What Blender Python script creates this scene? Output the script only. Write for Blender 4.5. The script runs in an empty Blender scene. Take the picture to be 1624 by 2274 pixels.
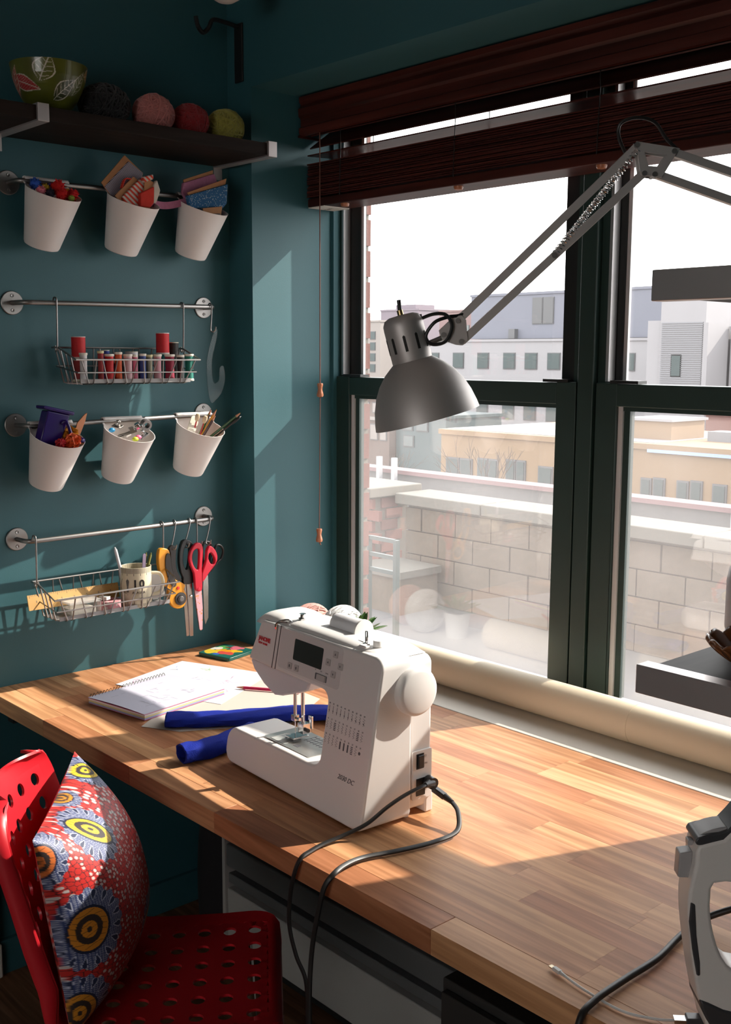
import bpy, bmesh, math, random
import numpy as np
from mathutils import Vector, Matrix

random.seed(7)
rng = np.random.default_rng(11)
PI = math.pi
scn = bpy.context.scene
COL = scn.collection

# ------------------------------------------------------------------ camera
cam_d = bpy.data.cameras.new('camera')
cam = bpy.data.objects.new('camera', cam_d)
COL.objects.link(cam)
FPX = 2439.86
cam_d.sensor_fit = 'VERTICAL'
cam_d.sensor_height = 36.0
cam_d.lens = FPX / 2274.0 * 36.0
cam_d.clip_start = 0.05
cam_d.clip_end = 500
r_ = Vector((0.6716, 0.7409, 0.0048)); d_ = Vector((0.1073, -0.0909, -0.9901)); f_ = Vector((-0.7331, 0.6654, -0.1406))
rot = Matrix((r_, -d_, -f_)).transposed()
cam.matrix_world = Matrix.Translation((2.5689, -1.8171, 1.5705)) @ rot.to_4x4()
scn.camera = cam

# ------------------------------------------------------------------ sky, sun, exposure
SKY = 5.6
SUN = 9.0
world = bpy.data.worlds.new('sky'); scn.world = world
world.use_nodes = True
wn = world.node_tree.nodes; wl = world.node_tree.links
bg = wn['Background']
tc = wn.new('ShaderNodeTexCoord'); sep = wn.new('ShaderNodeSeparateXYZ'); ramp = wn.new('ShaderNodeValToRGB')
wl.new(tc.outputs['Generated'], sep.inputs[0]); wl.new(sep.outputs['Z'], ramp.inputs[0])
ramp.color_ramp.elements[0].position = 0.0; ramp.color_ramp.elements[0].color = (1.0, 0.985, 0.96, 1)
ramp.color_ramp.elements[1].position = 0.9; ramp.color_ramp.elements[1].color = (0.93, 0.97, 1.0, 1)
wl.new(ramp.outputs[0], bg.inputs[0]); bg.inputs[1].default_value = SKY
sun_d = bpy.data.lights.new('sun', 'SUN'); sun_d.energy = SUN; sun_d.angle = math.radians(0.6); sun_d.color = (1.0, 0.93, 0.82)
sun = bpy.data.objects.new('sun', sun_d); COL.objects.link(sun)
sun.rotation_euler = Vector((-1.0, -2.5, -2.02)).to_track_quat('-Z', 'Y').to_euler()
vs = scn.view_settings
vs.view_transform = 'Standard'; vs.look = 'None'; vs.gamma = 1.0; vs.use_curve_mapping = False
vs.exposure = 0.0
try:
    scn.cycles.max_bounces = 10; scn.cycles.diffuse_bounces = 6; scn.cycles.transparent_max_bounces = 16
    scn.cycles.caustics_reflective = False; scn.cycles.caustics_refractive = False
    scn.cycles.sample_clamp_indirect = 6.0
except Exception:
    pass

# ------------------------------------------------------------------ materials
MATS = {}
def lin(c):
    return tuple(((v / 255.0) / 12.92 if v / 255.0 <= 0.04045 else ((v / 255.0 + 0.055) / 1.055) ** 2.4) for v in c)

def mat(name, color=(0.8, 0.8, 0.8), rough=0.5, metal=0.0, spec=0.5, var=0.0, vscale=20.0, bump=0.0, bscale=200.0,
        coat=0.0, trans=0.0, sss=0.0, alpha=1.0, stretch=None, attr=None, sheen=0.0, aniso=0.0):
    if name in MATS:
        return MATS[name]
    m = bpy.data.materials.new(name); m.use_nodes = True
    nt = m.node_tree; p = nt.nodes['Principled BSDF']
    p.inputs['Base Color'].default_value = (*color, 1)
    p.inputs['Roughness'].default_value = rough
    p.inputs['Metallic'].default_value = metal
    p.inputs['Specular IOR Level'].default_value = spec
    p.inputs['Coat Weight'].default_value = coat
    p.inputs['Coat Roughness'].default_value = 0.1
    p.inputs['Transmission Weight'].default_value = trans
    p.inputs['Subsurface Weight'].default_value = sss
    p.inputs['Subsurface Radius'].default_value = (0.01, 0.01, 0.01)
    p.inputs['Alpha'].default_value = alpha
    p.inputs['Sheen Weight'].default_value = sheen
    tcn = nt.nodes.new('ShaderNodeTexCoord'); vec = tcn.outputs['Object']
    if stretch:
        mp = nt.nodes.new('ShaderNodeMapping'); mp.inputs['Scale'].default_value = stretch
        nt.links.new(vec, mp.inputs[0]); vec = mp.outputs[0]
    if attr:
        a = nt.nodes.new('ShaderNodeVertexColor'); a.layer_name = attr
        nt.links.new(a.outputs[0], p.inputs['Base Color'])
    elif var > 0:
        nz = nt.nodes.new('ShaderNodeTexNoise'); nz.inputs['Scale'].default_value = vscale; nz.inputs['Detail'].default_value = 6
        nt.links.new(vec, nz.inputs['Vector'])
        mx = nt.nodes.new('ShaderNodeMix'); mx.data_type = 'RGBA'
        mx.inputs[6].default_value = (*[c * (1 - var) for c in color], 1)
        mx.inputs[7].default_value = (*[min(1, c * (1 + var)) for c in color], 1)
        nt.links.new(nz.outputs[0], mx.inputs[0]); nt.links.new(mx.outputs[2], p.inputs['Base Color'])
    if bump > 0:
        nb = nt.nodes.new('ShaderNodeTexNoise'); nb.inputs['Scale'].default_value = bscale; nb.inputs['Detail'].default_value = 4
        nt.links.new(vec, nb.inputs['Vector'])
        bp = nt.nodes.new('ShaderNodeBump'); bp.inputs['Strength'].default_value = bump; bp.inputs['Distance'].default_value = 0.002
        nt.links.new(nb.outputs[0], bp.inputs['Height']); nt.links.new(bp.outputs[0], p.inputs['Normal'])
    MATS[name] = m
    return m

def wood_mat(name, cols, rough=0.4, scale=1.0, coat=0.0, rnd=True, axis=0, contrast=0.5, spec=0.5):
    """grain stretched along one axis; colour differs from object to object"""
    if name in MATS:
        return MATS[name]
    m = bpy.data.materials.new(name); m.use_nodes = True
    nt = m.node_tree; N = nt.nodes; L = nt.links; p = N['Principled BSDF']
    tcn = N.new('ShaderNodeTexCoord'); oi = N.new('ShaderNodeObjectInfo')
    sc = [60.0, 60.0, 60.0]; sc[axis] = 3.0
    add = N.new('ShaderNodeVectorMath'); add.operation = 'ADD'
    mul = N.new('ShaderNodeVectorMath'); mul.operation = 'SCALE'; mul.inputs['Scale'].default_value = 37.0
    cmb = N.new('ShaderNodeCombineXYZ')
    for i in range(3): L.new(oi.outputs['Random'], cmb.inputs[i])
    L.new(cmb.outputs[0], mul.inputs[0]); L.new(tcn.outputs['Object'], add.inputs[0]); L.new(mul.outputs[0], add.inputs[1])
    mp = N.new('ShaderNodeMapping'); mp.inputs['Scale'].default_value = [s * scale for s in sc]
    L.new(add.outputs[0], mp.inputs[0])
    nz = N.new('ShaderNodeTexNoise'); nz.inputs['Scale'].default_value = 1.0; nz.inputs['Detail'].default_value = 8; nz.inputs['Distortion'].default_value = 0.8
    L.new(mp.outputs[0], nz.inputs['Vector'])
    mp2 = N.new('ShaderNodeMapping'); mp2.inputs['Scale'].default_value = [s * scale * (0.35 if i != axis else 0.6) for i, s in enumerate(sc)]
    L.new(add.outputs[0], mp2.inputs[0])
    wv = N.new('ShaderNodeTexNoise'); wv.inputs['Scale'].default_value = 1.0; wv.inputs['Detail'].default_value = 3; wv.inputs['Distortion'].default_value = 2.5
    L.new(mp2.outputs[0], wv.inputs['Vector'])
    rp = N.new('ShaderNodeValToRGB'); el = rp.color_ramp.elements
    el[0].position = 0.0; el[0].color = (*cols[0], 1); el[1].position = 1.0; el[1].color = (*cols[-1], 1)
    for i, c in enumerate(cols[1:-1]):
        e = el.new((i + 1) / (len(cols) - 1)); e.color = (*c, 1)
    if rnd: L.new(oi.outputs['Random'], rp.inputs[0])
    else: L.new(wv.outputs[0], rp.inputs[0])
    dk = N.new('ShaderNodeMix'); dk.data_type = 'RGBA'; dk.blend_type = 'MULTIPLY'
    gr = N.new('ShaderNodeValToRGB'); ge = gr.color_ramp.elements
    lo = 1 - contrast
    ge[0].position = 0.36; ge[0].color = (lo, lo * 0.93, lo * 0.86, 1); ge[1].position = 0.6; ge[1].color = (1.08, 1.08, 1.08, 1)
    L.new(nz.outputs[0], gr.inputs[0])
    dk.inputs[0].default_value = 1.0
    L.new(rp.outputs[0], dk.inputs[6]); L.new(gr.outputs[0], dk.inputs[7])
    dk2 = N.new('ShaderNodeMix'); dk2.data_type = 'RGBA'; dk2.blend_type = 'MULTIPLY'; dk2.inputs[0].default_value = 1.0
    g2 = N.new('ShaderNodeValToRGB'); e2 = g2.color_ramp.elements
    e2[0].position = 0.38; e2[0].color = (0.80, 0.75, 0.71, 1); e2[1].position = 0.58; e2[1].color = (1.06, 1.06, 1.06, 1)
    L.new(wv.outputs[0], g2.inputs[0]); L.new(dk.outputs[2], dk2.inputs[6]); L.new(g2.outputs[0], dk2.inputs[7])
    L.new(dk2.outputs[2], p.inputs['Base Color'])
    p.inputs['Roughness'].default_value = rough; p.inputs['Coat Weight'].default_value = coat; p.inputs['Coat Roughness'].default_value = 0.25; p.inputs['Specular IOR Level'].default_value = spec
    bp = N.new('ShaderNodeBump'); bp.inputs['Strength'].default_value = 0.12; bp.inputs['Distance'].default_value = 0.001
    L.new(nz.outputs[0], bp.inputs['Height']); L.new(bp.outputs[0], p.inputs['Normal'])
    MATS[name] = m
    return m

def glass_mat(name, dust_haze=0.05, tint=(1, 1, 1), refl=1.0):
    """thin pane: clear passage + mirror reflection by angle + a dusty pinkish film painting in glare haze"""
    if name in MATS: return MATS[name]
    m = bpy.data.materials.new(name); m.use_nodes = True
    nt = m.node_tree; N = nt.nodes; L = nt.links
    N.remove(N['Principled BSDF']); out = N['Material Output']
    tr = N.new('ShaderNodeBsdfTransparent'); tr.inputs[0].default_value = (*tint, 1)
    gl = N.new('ShaderNodeBsdfGlossy'); gl.inputs['Roughness'].default_value = 0.0
    df = N.new('ShaderNodeBsdfDiffuse'); df.inputs[0].default_value = (0.85, 0.80, 0.80, 1)
    tl = N.new('ShaderNodeBsdfTranslucent'); tl.inputs[0].default_value = (0.85, 0.80, 0.80, 1)
    lw = N.new('ShaderNodeLayerWeight'); lw.inputs[0].default_value = 0.5
    pw = N.new('ShaderNodeMath'); pw.operation = 'POWER'; pw.inputs[1].default_value = 5.0; L.new(lw.outputs['Facing'], pw.inputs[0])
    mu = N.new('ShaderNodeMath'); mu.operation = 'MULTIPLY_ADD'; mu.inputs[1].default_value = 0.9; mu.inputs[2].default_value = 0.04 * refl; mu.use_clamp = True; L.new(pw.outputs[0], mu.inputs[0])
    m1 = N.new('ShaderNodeMixShader'); L.new(mu.outputs[0], m1.inputs[0]); L.new(tr.outputs[0], m1.inputs[1]); L.new(gl.outputs[0], m1.inputs[2])
    md = N.new('ShaderNodeMixShader'); md.inputs[0].default_value = 0.5; L.new(df.outputs[0], md.inputs[1]); L.new(tl.outputs[0], md.inputs[2])
    m2 = N.new('ShaderNodeMixShader')
    nz = N.new('ShaderNodeTexNoise'); nz.inputs['Scale'].default_value = 3.0; nz.inputs['Detail'].default_value = 6
    tcn = N.new('ShaderNodeTexCoord'); L.new(tcn.outputs['Object'], nz.inputs['Vector'])
    m3 = N.new('ShaderNodeMath'); m3.operation = 'MULTIPLY'; m3.inputs[1].default_value = dust_haze * 2; L.new(nz.outputs[0], m3.inputs[0])
    L.new(m3.outputs[0], m2.inputs[0]); L.new(m1.outputs[0], m2.inputs[1]); L.new(md.outputs[0], m2.inputs[2])
    L.new(m2.outputs[0], out.inputs[0])
    MATS[name] = m
    return m

def clear_mat(name, tint=(1, 1, 1), body=0.15, color=(0.9, 0.9, 0.95), rough=0.1):
    """see-through plastic: mostly transparent, with a glossy, faintly coloured body"""
    if name in MATS: return MATS[name]
    m = bpy.data.materials.new(name); m.use_nodes = True
    nt = m.node_tree; N = nt.nodes; L = nt.links; p = N['Principled BSDF']
    p.inputs['Base Color'].default_value = (*color, 1); p.inputs['Roughness'].default_value = rough
    tr = N.new('ShaderNodeBsdfTransparent'); tr.inputs[0].default_value = (*tint, 1)
    mx = N.new('ShaderNodeMixShader')
    lw = N.new('ShaderNodeLayerWeight'); lw.inputs[0].default_value = 0.35
    mr = N.new('ShaderNodeMath'); mr.operation = 'ADD'; mr.inputs[1].default_value = body; mr.use_clamp = True
    L.new(lw.outputs['Facing'], mr.inputs[0])
    L.new(mr.outputs[0], mx.inputs[0]); L.new(tr.outputs[0], mx.inputs[1]); L.new(p.outputs[0], mx.inputs[2])
    L.new(mx.outputs[0], N['Material Output'].inputs[0])
    MATS[name] = m
    return m

TEAL = (0.0275, 0.106, 0.124)
M_wall = mat('teal_wall_paint', TEAL, 0.55, var=0.06, vscale=6, bump=0.08, bscale=350)
M_white = mat('white_paint', (0.72, 0.70, 0.66), 0.5, var=0.03)
M_ceil = mat('ceiling_paint', (0.5, 0.5, 0.49), 0.8)
M_backwall = mat('pale_room_paint', (0.50, 0.37, 0.28), 0.7)
M_floor = wood_mat('floor_boards', [(0.16, 0.08, 0.045), (0.22, 0.11, 0.06)], 0.5, 0.6, spec=0.2)
M_frame = mat('dark_green_metal', (0.016, 0.036, 0.031), 0.42, var=0.1)
M_framedark = mat('black_track', (0.006, 0.007, 0.007), 0.5)
M_alu = mat('silver_metal', (0.62, 0.60, 0.60), 0.35, 0.9)
M_bead = mat('pale_glazing_bead', (0.55, 0.54, 0.55), 0.4)
M_steel = mat('brushed_steel', (0.30, 0.285, 0.275), 0.42, 1.0)
M_chrome = mat('chrome', (0.75, 0.74, 0.74), 0.15, 1.0)
M_glass_up = glass_mat('upper_pane_glass', 0.012)
M_glass_lo = glass_mat('lower_pane_glass', 0.075, refl=1.6)  # heavier film paints glare haze over the lower panes
M_blind = wood_mat('mahogany_slats', [(0.055, 0.012, 0.009), (0.085, 0.020, 0.014)], 0.4, 0.5, coat=0.0, spec=0.3)
M_butcher = wood_mat('oiled_wood_staves', [(0.42, 0.175, 0.085), (0.54, 0.26, 0.125), (0.62, 0.34, 0.17), (0.57, 0.285, 0.14), (0.48, 0.215, 0.105), (0.70, 0.42, 0.225)], 0.5, 0.8, coat=0.0, contrast=0.22, spec=0.22)
M_black = mat('black_plastic', (0.012, 0.012, 0.013), 0.4)
M_blackrub = mat('black_rubber', (0.015, 0.014, 0.014), 0.45)
M_whitepl = mat('white_plastic', (0.80, 0.78, 0.76), 0.33, spec=0.5)
M_cup = mat('matt_white_plastic', (0.76, 0.71, 0.68), 0.45, sss=0.0)
M_lampgrey = mat('silver_grey_enamel', (0.56, 0.52, 0.50), 0.5, 0.6)
M_red = mat('red_plastic', (0.55, 0.012, 0.022), 0.38)

# ------------------------------------------------------------------ mesh helpers
class MB:
    def __init__(s): s.v = []; s.f = []
    def add(s, vs, fs):
        o = len(s.v); s.v += [tuple(map(float, p)) for p in vs]; s.f += [tuple(i + o for i in f) for f in fs]; return s
    def box(s, x0, x1, y0, y1, z0, z1):
        return s.add([(x0, y0, z0), (x1, y0, z0), (x1, y1, z0), (x0, y1, z0), (x0, y0, z1), (x1, y0, z1), (x1, y1, z1), (x0, y1, z1)],
                     [(3, 2, 1, 0), (4, 5, 6, 7), (0, 1, 5, 4), (1, 2, 6, 5), (2, 3, 7, 6), (3, 0, 4, 7)])
    def cbox(s, c, size, R=None):
        n = len(s.v); h = [k / 2 for k in size]
        s.box(-h[0], h[0], -h[1], h[1], -h[2], h[2])
        for i in range(n, len(s.v)):
            p = Vector(s.v[i])
            if R is not None: p = R @ p
            s.v[i] = tuple(p + Vector(c))
        return s
    def tube(s, pts, r, n=8, closed=False, cap=True, flat=None):
        """sweep a circle (or an ellipse when flat=(rx, ry)) along points; r may be a list"""
        P = [Vector(p) for p in pts]; m = len(P)
        rs = r if isinstance(r, (list, tuple)) else [r] * m
        T = []
        for i in range(m):
            a = P[(i - 1) % m] if (closed or i > 0) else P[i]; b = P[(i + 1) % m] if (closed or i < m - 1) else P[i]
            t = (b - a); T.append(t.normalized() if t.length > 1e-9 else Vector((0, 0, 1)))
        up = Vector((0, 0, 1)) if abs(T[0].z) < 0.9 else Vector((1, 0, 0))
        nrm = (up - T[0] * up.dot(T[0])).normalized()
        base = len(s.v); rings = []
        for i in range(m):
            if i > 0:
                nrm = (nrm - T[i] * nrm.dot(T[i]))
                nrm = nrm.normalized() if nrm.length > 1e-6 else Vector((1, 0, 0))
            bn = T[i].cross(nrm)
            for k in range(n):
                a = 2 * PI * k / n
                if flat: q = P[i] + bn * (math.cos(a) * flat[0] * rs[i]) + nrm * (math.sin(a) * flat[1] * rs[i])
                else: q = P[i] + (nrm * math.cos(a) + bn * math.sin(a)) * rs[i]
                s.v.append(tuple(q))
        for i in range(m if closed else m - 1):
            j = (i + 1) % m
            for k in range(n):
                k2 = (k + 1) % n
                s.f.append((base + i * n + k, base + i * n + k2, base + j * n + k2, base + j * n + k))
        if cap and not closed:
            s.f.append(tuple(base + k for k in reversed(range(n)))); s.f.append(tuple(base + (m - 1) * n + k for k in range(n)))
        return s
    def lathe(s, prof, n=24, M=None, a0=0.0, a1=2 * PI):
        """prof: (radius, height) pairs, revolved round local z"""
        base = len(s.v); full = abs(a1 - a0 - 2 * PI) < 1e-6; nn = n if full else n + 1
        for (r, h) in prof:
            for k in range(nn):
                a = a0 + (a1 - a0) * k / n; p = Vector((r * math.cos(a), r * math.sin(a), h))
                s.v.append(tuple(M @ p if M is not None else p))
        for i in range(len(prof) - 1):
            for k in range(n):
                k2 = (k + 1) % nn
                s.f.append((base + i * nn + k, base + i * nn + k2, base + (i + 1) * nn + k2, base + (i + 1) * nn + k))
        return s
    def prism(s, poly, t0, t1, M=None):
        """poly in local xy, extruded t0..t1 along local z"""
        n = len(poly); base = len(s.v)
        for t in (t0, t1):
            for (x, y) in poly:
                p = Vector((x, y, t)); s.v.append(tuple(M @ p if M is not None else p))
        s.f.append(tuple(base + i for i in reversed(range(n)))); s.f.append(tuple(base + n + i for i in range(n)))
        for i in range(n):
            j = (i + 1) % n; s.f.append((base + i, base + j, base + n + j, base + n + i))
        return s
    def grid(s, fn, nu, nv):
        base = len(s.v)
        for j in range(nv + 1):
            for i in range(nu + 1): s.v.append(tuple(fn(i / nu, j / nv)))
        for j in range(nv):
            for i in range(nu):
                a = base + j * (nu + 1) + i; s.f.append((a, a + 1, a + nu + 2, a + nu + 1))
        return s
    def ball(s, c, r, n=16, m=10, M=None):
        rr = r if isinstance(r, (tuple, list)) else (r, r, r)
        base = len(s.v)
        for j in range(m + 1):
            th = PI * j / m
            for k in range(n):
                a = 2 * PI * k / n
                p = Vector((rr[0] * math.sin(th) * math.cos(a), rr[1] * math.sin(th) * math.sin(a), rr[2] * math.cos(th)))
                if M is not None: p = M @ p
                s.v.append(tuple(p + Vector(c)))
        for j in range(m):
            for k in range(n):
                k2 = (k + 1) % n; s.f.append((base + j * n + k, base + (j + 1) * n + k, base + (j + 1) * n + k2, base + j * n + k2))
        return s
    def mesh(s, name, m, smooth=False, fix=True):
        me = bpy.data.meshes.new(name); me.from_pydata(s.v, [], s.f)
        if fix:
            bm = bmesh.new(); bm.from_mesh(me); bmesh.ops.remove_doubles(bm, verts=bm.verts, dist=1e-6)
            bmesh.ops.recalc_face_normals(bm, faces=bm.faces); bm.to_mesh(me); bm.free()
        if m is not None: me.materials.append(m)
        if smooth:
            me.shade_smooth()
            try: me.set_sharp_from_angle(angle=math.radians(40 if smooth is True else smooth))
            except Exception: pass
        me.update()
        return me
    def build(s, name, m, parent=None, smooth=False, bevel=0.0, seg=2, fix=True):
        o = bpy.data.objects.new(name, s.mesh(name, m, smooth or bevel > 0, fix)); COL.objects.link(o)
        if parent is not None: o.parent = parent
        if bevel > 0:
            b = o.modifiers.new('bevel', 'BEVEL'); b.width = bevel; b.segments = seg; b.limit_method = 'ANGLE'; b.angle_limit = math.radians(35)
            b.harden_normals = True
        return o

def tag(o, label, cat, group=None):
    o['label'] = label; o['category'] = cat
    if group: o['group'] = group
    return o
def thing(name, label, cat, loc=(0, 0, 0), rotz=0.0, group=None):
    o = bpy.data.objects.new(name, None); COL.objects.link(o); o.empty_display_size = 0.05
    o.location = loc; o.rotation_euler = (0, 0, rotz)
    return tag(o, label, cat, group)
def struct(name, mb, m, parent=None, smooth=False, bevel=0.0):
    o = mb.build(name, m, parent, smooth, bevel)
    o['kind'] = 'structure'
    return o
def copy_tree(o, parent=None):
    c = o.copy(); COL.objects.link(c); c.parent = parent
    for ch in list(o.children): copy_tree(ch, c)
    return c
def inst(o, name=None, parent=None, loc=None, rot=None, scale=None):
    c = o.copy(); COL.objects.link(c)
    if parent is not None: c.parent = parent
    if loc is not None: c.location = loc
    if rot is not None: c.rotation_euler = rot
    if scale is not None: c.scale = scale
    return c
def obj(name, me, parent=None, loc=None, rot=None):
    o = bpy.data.objects.new(name, me); COL.objects.link(o)
    if parent is not None: o.parent = parent
    if loc is not None: o.location = loc
    if rot is not None: o.rotation_euler = rot
    return o
def frameM(o, x, y, z):
    """matrix from origin and three axes"""
    M = Matrix.Identity(4)
    for i, a in enumerate((x, y, z)):
        for k in range(3): M[k][i] = a[k]
    for k in range(3): M[k][3] = o[k]
    return M
def text_mesh(name, body, size, m, parent, M, extrude=0.0003, bold=0.0, shear=0.0, align='LEFT', space=1.0):
    cu = bpy.data.curves.new(name, 'FONT'); cu.body = body; cu.size = size; cu.extrude = extrude; cu.offset = bold; cu.shear = shear; cu.align_x = align
    cu.space_character = space; cu.resolution_u = 3
    t = bpy.data.objects.new('tmp_text', cu); COL.objects.link(t)
    dg = bpy.context.evaluated_depsgraph_get(); dg.update()
    me = bpy.data.meshes.new_from_object(t.evaluated_get(dg))
    bpy.data.objects.remove(t); bpy.data.curves.remove(cu)
    me.transform(M); me.name = name
    me.materials.clear(); me.materials.append(m)
    o = bpy.data.objects.new(name, me); COL.objects.link(o)
    if parent is not None: o.parent = parent
    return o
def smooth_path(pts, n=8):
    """Catmull-Rom through the points"""
    P = [Vector(p) for p in pts]; out = []
    for i in range(len(P) - 1):
        p0 = P[max(0, i - 1)]; p1 = P[i]; p2 = P[i + 1]; p3 = P[min(len(P) - 1, i + 2)]
        for k in range(n):
            t = k / n
            out.append(0.5 * ((2 * p1) + (p2 - p0) * t + (2 * p0 - 5 * p1 + 4 * p2 - p3) * t * t + (3 * p1 - p0 - 3 * p2 + p3) * t ** 3))
    out.append(P[-1])
    return out
def arc(cx, cy, r, a0, a1, n=6):
    return [(cx + r * math.cos(math.radians(a0 + (a1 - a0) * i / n)), cy + r * math.sin(math.radians(a0 + (a1 - a0) * i / n))) for i in range(n + 1)]
def rrect(x0, x1, y0, y1, r, n=4):
    return arc(x1 - r, y0 + r, r, -90, 0, n) + arc(x1 - r, y1 - r, r, 0, 90, n) + arc(x0 + r, y1 - r, r, 90, 180, n) + arc(x0 + r, y0 + r, r, 180, 270, n)
#@@STRUCTURE
XR = 0.1057      # left reveal
YW = 0.2916      # inner face of the window frame
ZT = 0.75        # table top
ZS = 2.276       # underside of the niche
XE = 1.875       # right reveal
# room shell
struct('floor', MB().box(-0.2, 6.2, -5.0, 0.42, -0.1, 0.0), M_floor)
struct('ceiling', MB().box(-0.2, 6.2, -5.0, 0.42, 2.62, 2.72), M_ceil)
struct('wall_left', MB().box(-0.15, 0.0, -5.0, 0.42, 0.0, 2.62), M_wall)
struct('wall_left_return', MB().box(0.0, XR, 0.0, 0.395, 0.0, 2.62), M_wall)
struct('wall_window_upper', MB().box(XR, XE, 0.0, 0.42, ZS, 2.62), M_wall)
struct('wall_window_lower', MB().box(XR, XE, 0.02, 0.42, 0.0, 0.715), M_wall)
struct('wall_window_right', MB().box(XE, 6.2, 0.0, 0.42, 0.0, 2.62), M_wall)
struct('wall_stub', MB().box(2.10, 2.20, -0.76, 0.0, 0.0, 2.62), M_wall)
struct('wall_right', MB().box(6.2, 6.3, -5.0, 0.42, 0.0, 2.62), M_backwall)
OX0, OX1, OZ0, OZ1 = 2.1, 4.1, 0.9, 2.0       # unseen opening added behind the viewer to let in fill light
bw = MB().box(-0.2, OX0, -5.1, -5.0, 0, 2.62).box(OX1, 6.2, -5.1, -5.0, 0, 2.62).box(OX0, OX1, -5.1, -5.0, 0, OZ0).box(OX0, OX1, -5.1, -5.0, OZ1, 2.62)
struct('wall_back', bw, M_backwall)
struct('baseboard_left', MB().box(0.0, 0.014, -0.745, 0.0, 0.0, 0.09), M_wall)
struct('trim_1', MB().box(0.0, 0.02, -0.86, -0.752, 0.09, 2.1), M_white)
struct('trim_2', MB().box(0.0, 0.03, -0.87, -0.746, 0.0, 0.09), M_white, bevel=0.006)
sill = struct('window_sill', MB().box(XR, XE, 0.002, YW, 0.715, 0.751), mat('cream_sill_paint', (0.66, 0.60, 0.52), 0.45), bevel=0.003)

# ------------------------------------------------------------------ windows (two double-hung units)
def window_unit(n, x0, x1, gl, gr, ul, ur):
    """x0..x1 unit; gl..gr lower glass; ul..ur upper glass"""
    z0, z1 = 0.722, ZS
    w = struct('window_%d' % n, MB().box(x0, x0 + 0.02, YW + 0.012, 0.388, z0, z1).box(x1 - 0.02, x1, YW + 0.012, 0.388, z0, z1)
               .box(x0 + 0.02, x1 - 0.02, YW + 0.012, 0.388, z1 - 0.03, z1).box(x0 + 0.02, x1 - 0.02, YW + 0.02, 0.388, z0, z0 + 0.02), M_frame)
    lo = MB()
    yl0, yl1 = YW, YW + 0.034
    lo.box(x0 + 0.004, gl, yl0, yl1, 0.738, 1.512); lo.box(gr, x1 - 0.004, yl0, yl1, 0.738, 1.512)
    lo.box(gl, gr, yl0, yl1, 1.459, 1.510); lo.box(gl, gr, yl0, yl1, 0.738, 0.768)
    lo.build('lower_sash', M_frame, w, bevel=0.002)
    be = MB()
    t = 0.012
    be.box(gl, gl + t, yl0 + 0.010, yl1 - 0.004, 0.768, 1.459)
    be.build('glazing_bead', M_bead, w)
    be = MB()
    be.box(gr - 0.005, gr, yl0 + 0.012, yl1, 0.768, 1.459); be.box(gl + t, gr - 0.005, yl0 + 0.012, yl1, 1.449, 1.459)
    be.box(gl + t, gl + t + 0.016, yl0 + 0.016, yl1, 0.774, 1.449)
    be.build('glazing_bead', M_frame, w)
    MB().box(gl + t, gr - 0.005, yl0 + 0.010, yl1 - 0.004, 0.768, 0.774).build('glazing_bead', M_alu, w)
    MB().box(gl, gr, yl0 + 0.022, yl0 + 0.025, 0.768, 1.459).build('pane', M_glass_lo, w)
    up = MB(); yu0, yu1 = YW + 0.040, YW + 0.062
    up.box(x0 + 0.02, ul, yu0, yu1, 1.470, z1 - 0.03); up.box(ur, x1 - 0.02, yu0, yu1, 1.470, z1 - 0.03)
    up.box(ul, ur, yu0, yu1, 1.470, 1.500); up.box(ul, ur, yu0, yu1, z1 - 0.08, z1 - 0.03)
    up.build('upper_sash', M_framedark, w, bevel=0.002)
    MB().box(ul, ul + 0.010, yu0 + 0.003, yu0 + 0.011, 1.500, z1 - 0.08).build('glazing_bead', M_bead, w)
    MB().box(ul + 0.010, ur, yu0 + 0.003, yu0 + 0.011, 1.500, 1.510).build('glazing_bead', M_alu, w)
    MB().box(ul, ur, yu0 + 0.010, yu0 + 0.013, 1.500, z1 - 0.08).build('pane', M_glass_up, w)
    # side channels above the lower sash
    MB().box(x0 + 0.020, x0 + 0.028, YW + 0.012, YW + 0.038, 1.515, z1 - 0.03).build('side_track', M_alu, w)
    MB().box(x1 - 0.028, x1 - 0.020, YW + 0.012, YW + 0.038, 1.515, z1 - 0.03).build('side_track', M_framedark, w)
    for xa in (x0 + 0.045, x1 - 0.10):
        MB().box(xa, xa + 0.075, YW - 0.004, YW + 0.03, 1.511, 1.518).build('tilt_latch', M_black, w)
    return w
XM0, XM1 = 0.985, 1.030
window_unit(1, XR, XM0 - 0.002, 0.172, 0.921, 0.176, 0.905)
window_unit(2, XM1 + 0.002, XE, 1.093, 1.805, 1.078, 1.795)
struct('trim_3', MB().box(XM0, XM1, YW - 0.004, 0.42, 0.722, ZS), M_frame, bevel=0.003)
struct('trim_4', MB().box(XR, XR + 0.012, YW - 0.012, YW + 0.012, 0.751, ZS), M_wall)

# ------------------------------------------------------------------ exterior: own brick jamb
jamb = struct('wall_exterior', MB().box(-0.22, 0.007, 0.43, 0.516, -0.4, 2.7), mat('mortar', (0.144, 0.1296, 0.108), 0.9, var=0.2, vscale=60))
M_brick = mat('red_brick', (0.1296, 0.0468, 0.036), 0.85, var=0.25, vscale=90, bump=0.4, bscale=300)
bmesh_brick = MB().box(-0.10, 0.10, -0.052, 0.052, -0.039, 0.039).mesh('brick', M_brick)
k = 0; z = -0.3
while z < 2.65:
    o = obj('brick', bmesh_brick, jamb, (-0.086 + random.uniform(-0.002, 0.002), 0.466, z), (random.uniform(-.01, .01), 0, 0)); z += 0.0935
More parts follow.
